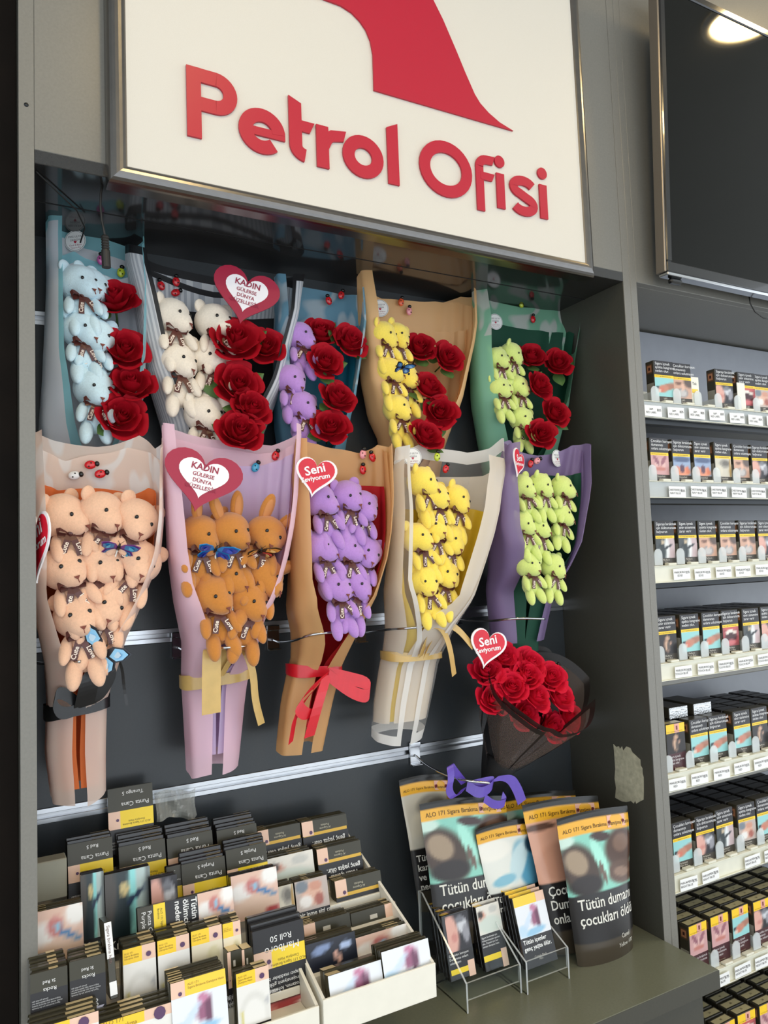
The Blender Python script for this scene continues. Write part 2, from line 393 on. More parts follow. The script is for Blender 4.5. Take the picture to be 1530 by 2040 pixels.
# P
m_ = MB(); x0, x1 = X(57, 380), X(240, 380); zt = BZ + .1015; zm = BZ + .0405; rz = (zt - zm - SW) / 2; cz = (zt + zm) / 2; cxx = x1 - SW / 2 - rz
stroke(m_, [(x0 + SW / 2, BZ), (x0 + SW / 2, zt)], SW); stroke(m_, [(x0 + SW, zt - SW / 2), (cxx, zt - SW / 2)] + arc(cxx, cz, rz, rz, 88, -88, 16) + [(cxx, zm + SW / 2), (x0 + SW, zm + SW / 2)], SW); letters['P'] = m_
XH = .0655
def rnd(px0, px1, py): a, b = X(px0, py), X(px1, py); return (a + b) / 2, (b - a) / 2 - SW / 2
m_ = MB(); c, r = rnd(245, 412, 470); rz = XH / 2 - SW / 2 + .001
stroke(m_, arc(c, BZ + XH / 2, r, rz, 0, 312, 32), SW); stroke(m_, [(c - r, BZ + XH / 2 - .001), (c + r + SW / 2, BZ + XH / 2 - .001)], SW * .62); letters['e'] = m_
m_ = MB(); a = X(428, 480); stroke(m_, [(a + SW / 2, BZ + .095)] + [(a + SW / 2, BZ + .03)] + arc(a + SW / 2 + .017, BZ + .026, .017, .0145, 180, 262, 8), SW, cut0=(0, -.004)); b = X(510, 440)
stroke(m_, [(a + SW * .7, BZ + XH - SW * .45), (b, BZ + XH - SW * .45)], SW * .85, cut1=(.004, 0)); letters['t'] = m_
m_ = MB(); a, b = X(528, 560), X(628, 470); stroke(m_, [(a + SW / 2, BZ), (a + SW / 2, BZ + XH)], SW); stroke(m_, [(a + SW * .6, BZ + .034), (a + SW * .95, BZ + .048), (a + SW * 1.35, BZ + .0535), (b, BZ + XH - SW * .42)], SW * .88, cut1=(.004, 0)); letters['r'] = m_
m_ = MB(); c, r = rnd(622, 768, 562); stroke(m_, arc(c, BZ + XH / 2, r, rz, 0, 348.75, 31), SW, True); letters['o'] = m_
m_ = MB(); a = X(784, 560); stroke(m_, [(a + SW / 2, BZ), (a + SW / 2, BZ + .0965)], SW, cut1=(0, -.005)); letters['l'] = m_
m_ = MB(); c, r = rnd(900, 1088, 602); stroke(m_, arc(c, BZ + .0475, r, .0475 - SW / 2, 0, 348.75, 31), SW, True); letters['O'] = m_
fz = BZ + .003
m_ = MB(); a, b = X(1105, 640), X(1166, 560); s2 = SW * .78; stroke(m_, [(a + s2 / 2, fz - .012), (a + s2 / 2, fz + .066)] + arc(a + s2 / 2 + .015, fz + .066, .015, .0135, 180, 90, 6) + [(b, fz + .0805)], s2, cut1=(.003, 0)); stroke(m_, [(a + s2 * .6, fz + .05), (b - .002, fz + .05)], s2 * .85, cut1=(.003, 0)); letters['f'] = m_
def dot_i(x0):
    m_ = MB(); stroke(m_, [(x0 + SW * .42, fz), (x0 + SW * .42, fz + .062)], SW * .84)
    m_.prism([(x0 + SW * .42 + .0105 * math.cos(t), fz + .083 + .0105 * math.sin(t)) for t in [2 * math.pi * k / 18 for k in range(18)]], (0, PY, 0), (1, 0, 0), (0, 0, 1), .0032); return m_
letters['i'] = dot_i(X(1180, 680))
m_ = MB(); a, b = X(1228, 700), X(1325, 700); c = (a + b) / 2; r = (b - a) / 2 - SW * .42; q = XH / 4 - .004
stroke(m_, arc(c, fz + XH * .72, r, q, 25, 245, 16) + arc(c, fz + XH * .26, r, q, 65, -155, 16), SW * .84); letters['s'] = m_
letters['i2'] = dot_i(X(1336, 720))
for k, m_ in letters.items(): loc_(m_).build('letter', 'sign_red', sg)

# cable with a round plug hanging below the sign
cb = thing('power_cable', 'thin dark cable with a ribbed round plug hanging below the sign', 'cable', tuple(at(204, 372, -.20)))
pth = [at(u, v, -.20) - cb.location for u, v in ((204, 366), (201, 385), (200, 410), (203, 440), (207, 458), (209, 472))]
mb = MB(); mb.tube(pth, .0016, 8); mb.build('cord', 'cable', cb, True)
p0 = at(209, 470, -.20) - cb.location; p1 = at(212, 533, -.20) - cb.location; mb = MB(); rr = []; pp = []
for k in range(25):
    f = k / 24; pp.append(p0.lerp(p1, f)); rr.append(.0042 + (.0012 if k % 2 else 0) if f < .48 else .0058)
mb.tube(pp, rr, 14); mb.build('plug', 'cable', cb, False)
# thin loose wire at the left end of the niche ceiling
wr = MB(); pts = [(.003, -.205, ZT - .002), (.06, -.12, ZT - .004), (.075, -.085, ZT - .012), (.07, -.07, ZT - .03)]
wr.tube([Vector(p) - Vector(pts[0]) for p in pts], .0011, 6); tag(wr.build('loose_wire', 'cable', None, True, pts[0]), 'thin black loose wire under the left end of the niche ceiling', 'wire')

# torn paper on the right side board
pts = [(690, 10), (712, 34), (735, 28), (745, 52), (762, 30), (772, 66), (800, 30), (832, 42), (850, 80), (882, 108), (900, 126), (916, 140), (920, 190), (934, 214), (936, 262), (945, 290), (946, 420), (945, 480), (905, 500), (884, 514), (874, 486), (862, 512), (840, 492), (800, 500), (760, 494), (705, 464), (712, 380), (700, 300), (706, 220), (698, 100)]
pp = [atx(1060 + x / 4.25, 1480 + y / 4.25, W - .0003) for x, y in pts]; c0 = pp[24].copy()
mb = MB(); K = len(pp); va = [p - c0 for p in pp]; vb = [p + Vector((-.0007, 0, 0)) for p in va]
mb.add(va + vb, [tuple(range(K)), tuple(range(K, 2 * K))[::-1]] + [(i, (i + 1) % K, K + (i + 1) % K, K + i) for i in range(K)])
tag(mb.build('torn_paper', 'torn_paper', None, False, c0), 'torn remains of a grey paper notice on the right side board', 'paper')

# ------------------------------------------------------------------ television
TX0, TX1, TZ0, TZ1 = 1.098, 2.10, 2.142, 2.72
tv = thing('television', 'large flat television with dark glossy screen above the cigarette shelves', 'television', (TX0, -.262, TZ0), (math.radians(2.6), 0, 0))
w_, h_ = TX1 - TX0, TZ1 - TZ0
mb = MB(); mb.box((.03, .008, .03), (w_ - .03, .034, h_ - .03), 0, .006); mb.build('housing', 'tv_bezel', tv)
for a, b in (((0, -.012, 0), (w_, .010, .021)), ((0, -.012, h_ - .015), (w_, .010, h_)), ((0, -.012, .0211), (.0145, .010, h_ - .0151)), ((w_ - .0145, -.012, .0211), (w_, .010, h_ - .0151))):
    mb = MB(); mb.box(a, b, 0, .002); mb.build('bezel', 'tv_bezel', tv)
mb = MB(); mb.box((.0146, -.009, .0212), (w_ - .0146, .006, h_ - .0152)); mb.build('screen', 'screen', tv)
mb = MB(); mb.box((-.0052, -.010, 0), (-.0002, .012, h_), 0, .001); mb.build('side_edge', 'tv_edge', tv)
mb = MB(); mb.box((0, -.0125, -.006), (w_, .010, -.0003), 0, .001); mb.build('bottom_edge', 'chrome', tv)
mb = MB(); mb.box((.02, -.004, -.016), (.052, .008, -.0063), 0, .003); mb.build('sensor', 'tv_bezel', tv)
mb = MB(); mb.tube([at(u, v, -.235) - tv.location for u, v in ((1492, 590), (1495, 605), (1505, 622), (1522, 634), (1550, 640))], .0013, 6); mb.build('cord', 'cable', tv, True)

# ------------------------------------------------------------------ printed pictures: soft blobs of colour over a ground, sampled on a small grid
PICS = {
 'foot': ((150, 208, 208), [(.75, .56, .42, .17, 15, (170, 118, 98)), (.42, .42, .3, .2, 20, (196, 134, 112)), (.3, .36, .16, .12, 20, (208, 120, 100)), (.12, .46, .09, .1, 0, (36, 34, 44)), (.2, .3, .12, .08, 10, (226, 196, 180)), (.14, .38, .04, .05, 0, (240, 240, 240))]),
 'mouth': ((150, 66, 70), [(.5, .5, .5, .42, 0, (178, 70, 74)), (.5, .48, .38, .3, 0, (66, 20, 24)), (.5, .2, .3, .14, 0, (206, 112, 116)), (.3, .74, .14, .1, 20, (232, 226, 214)), (.52, .8, .14, .1, 0, (236, 230, 220)), (.74, .72, .12, .1, -20, (222, 212, 200)), (.5, .95, .5, .08, 0, (200, 90, 90))]),
 'door': ((70, 76, 78), [(.82, .5, .24, .8, 0, (196, 176, 178)), (.58, .5, .1, .8, 0, (230, 234, 234)), (.3, .35, .22, .42, 0, (44, 54, 56)), (.36, .82, .09, .11, 0, (196, 178, 150)), (.62, .56, .26, .06, 28, (46, 52, 58)), (.16, .2, .1, .3, 0, (120, 124, 126))]),
 'door_teal': ((44, 56, 60), [(.8, .5, .26, .8, 0, (186, 206, 204)), (.6, .6, .1, .7, 0, (150, 226, 226)), (.94, .5, .08, .8, 0, (120, 130, 130)), (.34, .3, .22, .42, 0, (26, 44, 50)), (.42, .72, .1, .11, 0, (214, 196, 140)), (.66, .58, .26, .05, 28, (30, 50, 80)), (.1, .7, .14, .5, 0, (76, 72, 68))]),
 'smoke': ((40, 38, 44), [(.16, .45, .34, .6, 0, (222, 170, 156)), (.3, .38, .14, .12, 0, (206, 140, 130)), (.7, .66, .22, .24, 30, (206, 208, 214)), (.82, .42, .14, .26, 0, (150, 150, 158)), (.62, .84, .2, .1, 0, (120, 122, 130))]),
 'figure': ((34, 28, 28), [(.5, .78, .1, .14, 0, (206, 168, 140)), (.46, .42, .14, .34, 8, (168, 132, 110)), (.42, .42, .05, .32, 10, (214, 178, 150)), (.66, .5, .05, .14, -30, (188, 150, 128)), (.55, .36, .07, .26, 0, (92, 80, 74))]),
 'face': ((206, 164, 142), [(.5, .3, .3, .26, 0, (150, 146, 148)), (.5, .28, .22, .18, 0, (196, 192, 190)), (.3, .8, .2, .06, 0, (120, 86, 74)), (.52, .62, .1, .2, 0, (224, 182, 160)), (.9, .9, .3, .3, 0, (96, 80, 74))]),
 'baby': ((190, 176, 168), [(.5, .5, .3, .4, 30, (222, 178, 156)), (.3, .3, .2, .2, 0, (236, 232, 228)), (.62, .75, .2, .16, 0, (206, 150, 128)), (.2, .8, .2, .2, 0, (120, 130, 140)), (.7, .3, .14, .2, 0, (168, 96, 84))]),
 'flame': ((150, 170, 200), [(.5, .2, .5, .24, 0, (228, 150, 116)), (.5, .36, .14, .22, 0, (90, 60, 80)), (.2, .3, .1, .2, 0, (216, 120, 96)), (.8, .3, .1, .2, 0, (222, 130, 100)), (.5, .85, .5, .16, 0, (80, 96, 130))]),
 'chest': ((206, 160, 160), [(.5, .5, .3, .3, 0, (226, 186, 180)), (.3, .75, .1, .3, 30, (150, 96, 110)), (.7, .75, .1, .3, -30, (156, 100, 112)), (.5, .3, .3, .12, 0, (196, 126, 116))]),
 'lungs': ((138, 206, 188), [(.2, .42, .25, .46, 14, (70, 54, 44)), (.16, .55, .14, .22, 14, (158, 138, 114)), (.24, .16, .22, .16, 0, (40, 32, 30)), (.82, .66, .25, .36, -8, (82, 60, 50)), (.82, .74, .13, .16, 0, (122, 94, 78)), (.82, .24, .26, .2, -14, (96, 72, 60)), (.8, .24, .14, .08, -14, (140, 112, 94)), (.52, .9, .14, .08, -10, (70, 52, 50)), (.48, .55, .07, .34, 14, (168, 232, 214)), (.02, .92, .16, .1, 0, (200, 226, 214)), (.5, .3, .03, .2, 10, (110, 90, 80))]),
 'nose': ((212, 160, 136), [(.6, .72, .3, .2, 0, (222, 172, 148)), (.8, .9, .3, .2, 10, (40, 38, 38)), (.95, .5, .2, .5, 0, (70, 60, 58)), (.7, .52, .12, .07, 20, (110, 62, 52)), (.3, .3, .26, .3, 0, (200, 148, 124)), (.85, .12, .2, .1, 20, (120, 60, 56)), (.15, .9, .2, .06, 0, (96, 70, 60))]),
 'glove': ((226, 228, 220), [(.75, .4, .22, .5, 10, (92, 160, 190)), (.6, .5, .14, .4, -20, (196, 220, 224)), (.3, .2, .2, .1, 10, (130, 186, 206)), (.9, .8, .16, .2, 0, (40, 70, 90)), (.2, .8, .3, .2, 0, (238, 236, 226))]),
 'toe': ((228, 232, 238), [(.58, .6, .13, .3, -12, (150, 92, 122)), (.56, .84, .1, .12, 0, (196, 128, 160)), (.66, .5, .07, .3, 0, (110, 66, 92)), (.3, .42, .08, .42, -30, (206, 222, 240)), (.5, .12, .34, .12, 10, (150, 196, 226)), (.12, .2, .14, .2, 0, (190, 216, 236))]),
 'surgery': ((222, 186, 168), [(.2, .6, .24, .2, 0, (236, 232, 228)), (.85, .85, .2, .2, 0, (240, 238, 234)), (.45, .7, .16, .16, 20, (196, 120, 116)), (.72, .52, .26, .05, -28, (50, 120, 176)), (.5, .7, .07, .07, 0, (140, 190, 216)), (.5, .25, .5, .22, 0, (226, 196, 176)), (.85, .1, .16, .08, 0, (176, 70, 70))]),
 'ring': ((232, 230, 224), [(.5, .2, .42, .55, 0, (206, 204, 196)), (.5, .17, .38, .5, 0, (234, 232, 226)), (.14, .2, .05, .24, 10, (214, 204, 130)), (.9, .5, .05, .1, 0, (190, 190, 190))]),
 'wound': ((196, 104, 104), [(.55, .5, .3, .3, 20, (170, 62, 66)), (.82, .55, .07, .1, 0, (236, 210, 206)), (.2, .4, .2, .3, 0, (216, 140, 134)), (.5, .86, .5, .1, 0, (90, 40, 44)), (.7, .2, .1, .18, 0, (116, 24, 30))]),
 'grey': ((206, 200, 184), [(.6, .72, .34, .24, 0, (150, 146, 136)), (.66, .74, .2, .14, 0, (110, 106, 98)), (.25, .35, .2, .3, 0, (216, 210, 192)), (.92, .4, .08, .6, 0, (176, 140, 70))]),
 'dark_bottle': ((28, 32, 46), [(.3, .8, .2, .1, 20, (130, 150, 190)), (.6, .55, .05, .16, 20, (226, 180, 166)), (.8, .75, .12, .1, 0, (180, 200, 236)), (.46, .2, .06, .1, 0, (220, 176, 110))]),
 'sick': ((226, 222, 212), [(.2, .6, .16, .2, 0, (206, 150, 130)), (.14, .7, .1, .14, 0, (60, 50, 46)), (.7, .8, .18, .14, 0, (196, 196, 190)), (.5, .3, .5, .3, 0, (206, 216, 206))]),
 'eyeblob': ((226, 216, 190), [(.2, .35, .12, .2, 0, (206, 120, 90)), (.5, .2, .4, .1, 0, (236, 230, 206)), (.7, .7, .2, .2, 0, (210, 200, 160))]),
}
def pic(mb, name, x0, z0, x1, z1, n=12, y=-.0004):
    bgc, blobs = PICS[name]
    def cf(u, w):
        c = np.array(bgc, float)
        for bx, bz, rx, rz, an, rgb in blobs:
            a = math.radians(an); dx, dz = u - bx, w - bz; p, q = dx * math.cos(a) + dz * math.sin(a), -dx * math.sin(a) + dz * math.cos(a)
            d = math.hypot(p / rx, q / rz); f = max(0., min(1., (1.18 - d) / .36)); c = c * (1 - f) + np.array(rgb) * f
        return tuple(c)
    mb.grid(lambda u, w: (x0 + (x1 - x0) * u, y, z0 + (z1 - z0) * w), n, n, colfn=cf)

# ------------------------------------------------------------------ cigarette packs of the right-hand cabinet
PW, PH, PD = .0515, .087, .0225
mat('pack_card', (58, 54, 42), .4); mat('pack_black', (30, 28, 27), .35); mat('foil', (205, 206, 206), .25, metal=.9, bump=.6, bscale=250)
WARN = ['Sigara içmek\nayakta kangrene\nneden olur.', 'Çocukları koruyun:\ndumanınızı\nonlara solutmayın', 'Sigarayı bırakmak\niçin doktorunuza\nbaşvurun', 'Sigara içmek\nsinir sistemine\nzarar verir']
BR = ['L&M\nRed', 'Chesterfield\nNavy', 'Marlboro\nEdge', 'Marlboro\nTouch Blue', 'Marlboro\nRed', 'Parliament\nNight Blue', 'Parliament\nNight Blue', 'Parliament\nReserve']
def pack_side(mb):
    mb.add([(-.0004, .003, PH * .70), (-.0004, PD - .003, PH * .70), (-.0004, PD - .003, PH * .93), (-.0004, .003, PH * .93)], [(0, 3, 2, 1)], 0, (92, 66, 46))
    mb.add([(-.0006, .0055, PH * .735), (-.0006, PD - .0055, PH * .735), (-.0006, PD - .0055, PH * .895), (-.0006, .0055, PH * .895)], [(0, 3, 2, 1)], 0, (176, 120, 84))
    mb.add([(-.0008, .009, PH * .78), (-.0008, PD - .009, PH * .78), (-.0008, PD - .009, PH * .85), (-.0008, .009, PH * .85)], [(0, 3, 2, 1)], 0, (50, 20, 24))
    mb.add([(-.0004, .002, PH * .06), (-.0004, PD - .002, PH * .06), (-.0004, PD - .002, PH * .48), (-.0004, .002, PH * .48)], [(0, 3, 2, 1)], 0, (150, 146, 132))
FACES = {}
def cig_face(p, brand, warn, style):
    k = (p, brand, warn, style)
    if k in FACES: return FACES[k]
    mb = MB(); w, h = PW, PH
    if style == 0:
        mb.rect(.0004, h * .665, w - .0004, h * .996, col=(32, 30, 34)); mb.rect(.0004, h * .60, w - .0004, h * .665, col=(250, 208, 40))
        pic(mb, p, .0006, h * .16, w - .0006, h * .60); mb.rect(.0004, .0004, w - .0004, h * .16, col=(62, 56, 46))
        put(mb, text(WARN[warn], .0079, line=.95), .003, h * .90, col=(238, 238, 238)); put(mb, text('ALO 171 Sigara Bırakma Danışma Hattı', .0026), .003, h * .622, col=(60, 50, 20))
        put(mb, text(BR[brand], .0048, 'CENTER', line=.95), w / 2, h * .10, col=(206, 200, 186))
    else:
        mb.rect(.0004, h * .80, w - .0004, h * .996, col=(250, 206, 36)); mb.rect(w * .44, h * .80, w * .7, h * .996, y=-.0006, col=(232, 170, 150)); mb.rect(w * .53, h * .86, w * .61, h * .95, y=-.0008, col=(110, 30, 40))
        pic(mb, p, .0006, h * .36, w - .0006, h * .80); mb.rect(.0004, .0004, w - .0004, h * .36, col=(70, 30, 36))
        put(mb, text('ALO 171 Sigara Bırakma Danışma Hattı', .0026), .003, h * .825, col=(120, 90, 20))
        put(mb, text(WARN[warn], .0064, line=.95), .003, h * .27, col=(226, 220, 220)); put(mb, text(BR[brand].split('\n')[0], .0042, 'CENTER'), w / 2, h * .03, col=(190, 170, 150))
    pack_side(mb); FACES[k] = mb.mesh('printed_sleeve', 'print'); return FACES[k]
b_ = MB(); b_.box((0, 0, 0), (PW, PD, PH), 0, .0012); PACK = b_.mesh('cigarette_pack', 'pack_card')
b_ = MB(); b_.box((0, 0, 0), (PW, PD, PH), 0, .0012); PACKB = b_.mesh('cigarette_pack', 'pack_black')
lid = MB(); lid.rect(.004, .004, PW - .004, PD - .004); lid.v = [(x, z, PH + .0003) for x, y, z in lid.v]; lid.c = [(196, 184, 140)] * 4; put(lid, text('20', .006, 'CENTER'), 0, 0); 
nl = len(lid.v) - 4; lid.v[4:] = [(PW / 2 + x, PD / 2 - .002 + z, PH + .0006) for x, y, z in lid.v[4:]]; lid.c[4:] = [(70, 62, 40)] * nl
LID = lid.mesh('printed_top', 'print')

mat('cabinet_back', (150, 153, 160), .35, noise=.03, nscale=30)
cab = thing('cigarette_cabinet', 'dark grey cabinet holding rows of cigarette packs right of the bouquets', 'cabinet', (W + 2 * T, 0, 0))
CX = W + 2 * T
for nm, lo, hi in (('back_panel', (0, -.004, .5), (1.2, .012, 2.13)), ('side_panel', (1.2, -.2, 0), (1.218, .012, 2.13)), ('plinth', (0, -.2, 0), (1.2, 0, .52))):
    mb = MB(); mb.box(lo, hi, 0, .001); mb.build(nm, 'cabinet_back' if nm == 'back_panel' else 'slat_panel', cab)
ORD = ['first', 'second', 'third', 'fourth', 'fifth', 'sixth', 'seventh', 'eighth']
ROWZ = [1.902, 1.744, 1.579, 1.393, 1.187, 1.003, .807, .607]
X0 = 1.0965; PITCH = .0625
ROWX = [1.1225, 1.098, 1.0985, 1.0875, 1.0905, 1.0915, 1.0565, 1.054]
ROWP = [(.0, .05, None, .183, None, .312), None, None, None, None, None, None, None]
PICN = [['foot', 'face', 'smoke', 'mouth', 'baby'], ['chest', 'flame', 'flame', 'grey', 'face', 'smoke', 'chest'], ['door', 'door', 'face', 'face', 'face', 'smoke', 'door'], ['figure', 'foot', 'foot', 'mouth', 'door', 'smoke', 'face'],
        ['figure', 'foot', 'foot', 'foot', 'figure', 'smoke', 'mouth'], ['foot', 'smoke', 'door', 'baby', 'foot', 'mouth', 'figure'], ['chest', 'chest', 'foot', 'smoke', 'mouth', 'baby', 'face'], ['baby', 'foot', 'mouth', 'chest', 'face', 'figure', 'smoke']]
PDESC = {'foot': 'a foot on a pale blue ground', 'face': 'a face with grey beard', 'smoke': 'a face and white smoke', 'mouth': 'an open mouth', 'baby': 'a pale infant', 'chest': 'a bare chest', 'flame': 'orange and blue shapes', 'grey': 'a pale grey blur', 'door': 'a figure at a door', 'figure': 'a thin figure on black'}
TAGS = ['L&M\nRED LABEL', 'CHESTERFIELD\nNAVY BLUE', 'MARLBORO\nEDGE', 'MARLBORO\nTOUCH BLUE', 'MARLBORO\nRED', 'PARLIAMENT\nNIGHT BLUE', 'PARLIAMENT\nNIGHT BLUE', 'PARLIAMENT\nRESERVE']
PRICE = ['80₺', '80₺', '85₺', '85₺', '85₺', '87₺', '87₺', '87₺']
tag_mb = MB(); tag_mb.box((0, -.0006, 0), (.047, 0, .0215)); TAGM = tag_mb.mesh('price_tag', 'paper_white')
div_mb = MB()
prof = [(-.011, 0), (.011, 0)] + [(.011 * math.cos(t), .021 + .011 * math.sin(t)) for t in [math.pi * k / 10 for k in range(0, 11)]]
div_mb.prism(prof, (0, 0, 0), (1, 0, 0), (0, 0, 1), .0016); DIV = div_mb.mesh('divider_tab', 'frosted_plastic')
fin_mb = MB(); fin_mb.box((-.0006, -.001, 0), (.0006, .17, .022)); FIN = fin_mb.mesh('divider_fin', 'frosted_plastic')
lug_mb = MB(); lug_mb.box((-.011, 0, 0), (.011, .012, .0045), 0, .001); LUG = lug_mb.mesh('stop_lug', 'label_strip')
PUSH = MB(); PUSH.box((0, 0, 0), (.026, .0015, .062), 0, .0006); PUSHM = PUSH.mesh('pusher', 'white_plastic')
for r, z in enumerate(ROWZ):
    sh = thing('cigarette_shelf', '%s cigarette shelf from the top with pale label strip and clear dividers' % ORD[r], 'shelf', (CX, 0, z), group='shelves of the cigarette cabinet')
    XL = 1.198
    mb = MB(); mb.box((.0005, -.208, -.016), (XL, -.005, -.0035), 0, .0008); mb.build('board', 'laminate', sh)
    mb = MB(); mb.box((.0005, -.2075, -.0034), (XL, -.006, -.0006), 0, .0004); mb.build('tray_floor', 'label_strip' if r else 'frosted_plastic', sh)
    mb = MB(); mb.box((.0005, -.2135, -.034), (XL, -.2085, -.001), 0, .0008); mb.build('label_strip', 'label_strip' if r > 1 else 'frosted_plastic', sh)
    mb = MB(); mb.box((.0005, -.218, -.0022), (XL, -.2136, -.0008), 0, .0003); mb.box((.0005, -.218, -.034), (XL, -.2136, -.0325), 0, .0003); mb.build('strip_lip', 'label_strip', sh)
    mb = MB(); mb.box((.0005, -.205, -.046), (XL, -.19, -.0165), 0, .002); mb.build('shelf_rail', 'steel_dark' if r < 3 else 'laminate', sh)
    xs = [ROWX[r] + k * PITCH for k in range(-1 if ROWX[r] - PITCH > CX - .03 else 0, 7)]
    if r == 0: xs = [ROWX[0], ROWX[0] + .051, ROWX[0] + .183, ROWX[0] + .258, ROWX[0] + .312]
    if r == 4: xs = [1.0905, 1.1595, 1.2145, 1.2875, 1.3425, 1.405, 1.4675]
    xs = [x for x in xs if x > CX + .0006]
    depth = [1, 1, 1, 6, 6, 6, 6, 6][r]
    for k, x in enumerate(xs):
        p = PICN[r][k % len(PICN[r])]; style = 1 if r in (6, 7) or (r == 4 and k == 0) else 0
        jx = random.uniform(-.0008, .0008); jy = random.uniform(-.002, .002); rz = random.uniform(-.03, .03) if r else -.06
        pk = ob('cigarette_pack', PACK, None, (x + jx, -.203 + jy, z - .0003), (0, 0, rz))
        where = ORD[k] if k < 8 else 'last'
        tag(pk, 'cigarette pack picturing %s, %s pack along the %s shelf' % (PDESC[p], where, ORD[r]), 'cigarette pack', 'front packs on the %s cigarette shelf' % ORD[r])
        ob('printed_sleeve', cig_face(p, r, (k + r) % 4, style), pk)
        if style: ob('printed_top', LID, pk)
        for d in range(1, depth):
            if r == 4 and k in (1, 2) and d > 4: continue
            q = ob('cigarette_pack', PACKB if r < 6 else PACK, None, (x + random.uniform(-.0015, .0015), -.203 + d * (PD + .0026) + random.uniform(-.0008, .0008), z - .0003), (0, 0, random.uniform(-.02, .02)))
            tag(q, 'dark cigarette pack, %s in the queue behind the %s front pack on the %s shelf' % (ORD[d - 1], where, ORD[r]), 'cigarette pack', 'packs queued behind the %s front pack on the %s shelf' % (where, ORD[r]))
            if r >= 6: ob('printed_top', LID, q)
        # dividers between the columns
    step = PITCH
    for k in range(8):
        xd = (xs[0] if r else ROWX[0] - .0035) - .0038 + k * step if r != 4 else ([xs[0] - .004] + [a + PW + .004 for a in xs])[k]
        if CX + .003 < xd < CX + 1.1:
            t_ = ob('divider_tab', DIV, sh, (xd - CX, -.209, .0)); ob('divider_fin', FIN, sh, (xd - CX, -.2068, .0))
            ob('stop_lug', LUG, sh, (xd - CX + .031, -.2178, -.0007))
    if r == 0:
        for xp in (1.2245, 1.372):
            ob('pusher', PUSHM, sh, (xp - CX, -.206, 0))
        mb = MB(); mb.rect(.004, .028, .022, .036, y=-.0004, col=(246, 206, 60)); put(mb, text('Tek', .008), .006, .045, col=(60, 60, 60)); mb.build('printed_note', 'print', bpy.data.objects['pusher'])
        mb = MB(); mb.box((.006, -.03, .0), (.30, -.028, .075), 0, .0005); mb.build('back_plate', 'white_plastic', sh)
    # price tags
    tx0 = [1.0745, 1.1265 - PITCH, 1.123 - PITCH, 1.111 - PITCH, 1.0735, 1.086, 1.0965, 1.10][r]
    tm = MB(); put(tm, text(TAGS[r], .0058, 'CENTER', line=1.1), .0175, .0122, y=-.0010, col=(44, 42, 44)); put(tm, text(PRICE[r], .0076), .0335, .0105, y=-.0010, col=(44, 42, 44)); tmm = tm.mesh('lettering', 'print')
    n = 0
    for k in range(8):
        x = tx0 + k * (PITCH - .0005)
        if x < CX + .001 or x > CX + .5: continue
        if r == 5 and k == 2: continue
        tg = ob('price_tag', TAGM, None, (x + random.uniform(-.0015, .0015), -.2186 - (.0), z - .0315 + random.uniform(-.001, .002)), (0, random.uniform(-.03, .03), 0))
        tag(tg, 'white price tag, %s from the left on the strip of the %s shelf' % (ORD[n], ORD[r]), 'price tag', 'price tags on the cigarette shelves'); n += 1
        ob('lettering', tmm, tg)
# two silver-ended packs lying on top of the fifth row
lay = MB(); lay.box((0, 0, 0), (PW, .085, PD), 0, .0012); lay.rect(.0006, .0006, PW - .0006, PD - .0006, y=-.0004, mi=1); LAYM = lay.mesh('cigarette_pack', ['pack_card', 'foil'])
for x, y, l in ((1.135, -.176, 'cigarette pack lying flat with its silver end out, left one on the fifth shelf'), (1.203, -.178, 'cigarette pack lying flat with its silver end out, right one on the fifth shelf')):
    tag(ob('cigarette_pack', LAYM, None, (x, y, ROWZ[4] + PH - .0002), (0, 0, -.02)), l, 'cigarette pack', 'packs lying on the fifth shelf')

# ------------------------------------------------------------------ plush toys
def plush(name, c): return mat('plush_' + name, c, 1., spec=.1, noise=.05, nscale=400, bump=.35, bscale=1400, sheen=.35)
PL = {'peach': (236, 190, 158), 'brown': (196, 126, 52), 'purple': (182, 136, 206), 'yellow': (250, 222, 92), 'lime': (214, 228, 130), 'sky': (206, 232, 242), 'cream': (238, 226, 208)}
for k, c in PL.items(): plush(k, c)
mat('eye_bead', (14, 12, 12), .12); mat('stitch', (120, 62, 50), .8); mat('bow_satin', (84, 40, 34), .32, noise=.1, nscale=150); mat('bow_print', (238, 222, 206), .5); mat('ear_inner', (206, 140, 86), 1.)
HR = .0285
def snout(d):
    s = Vector((0, -.90, -.44)).normalized(); a = math.acos(max(-1, min(1, d.dot(s)))); return 1 + .44 * math.exp(-(a / .43) ** 2) - .06 * math.exp(-((a - .85) / .25) ** 2)
TOY = {}
def toy_meshes(c):
    if c in TOY: return TOY[c]
    M = 'plush_' + c; d = {}
    m = MB(); m.ell((0, 0, 0), (HR * 1.04, HR * .93, HR * .96), 26, 18, fn=snout); d['head'] = m.mesh('head', M, True)
    m = MB(); m.ell((0, 0, 0), (.0105, .0052, .0105), 12, 8, fn=lambda q: 1 - (.3 if q.y < -.6 else 0)); d['ear'] = m.mesh('ear', M, True)
    m = MB(); m.ell((0, 0, .016), (.0105, .005, .022), 14, 10, 0); m.ell((0, -.0036, .015), (.0066, .0024, .016), 10, 8, 1); d['long_ear'] = m.mesh('ear', [M, 'ear_inner'], True)
    m = MB(); m.ell((0, 0, 0), (.0205, .0175, .030), 18, 12, fn=lambda q: 1 + .08 * (q.z < -.2)); d['torso'] = m.mesh('torso', M, True)
    m = MB(); m.ell((0, 0, -.017), (.0085, .0085, .022), 12, 10); d['arm'] = m.mesh('arm', M, True)
    m = MB(); m.ell((0, 0, -.017), (.0108, .0108, .024), 12, 10); d['leg'] = m.mesh('leg', M, True)
    TOY[c] = d; return d
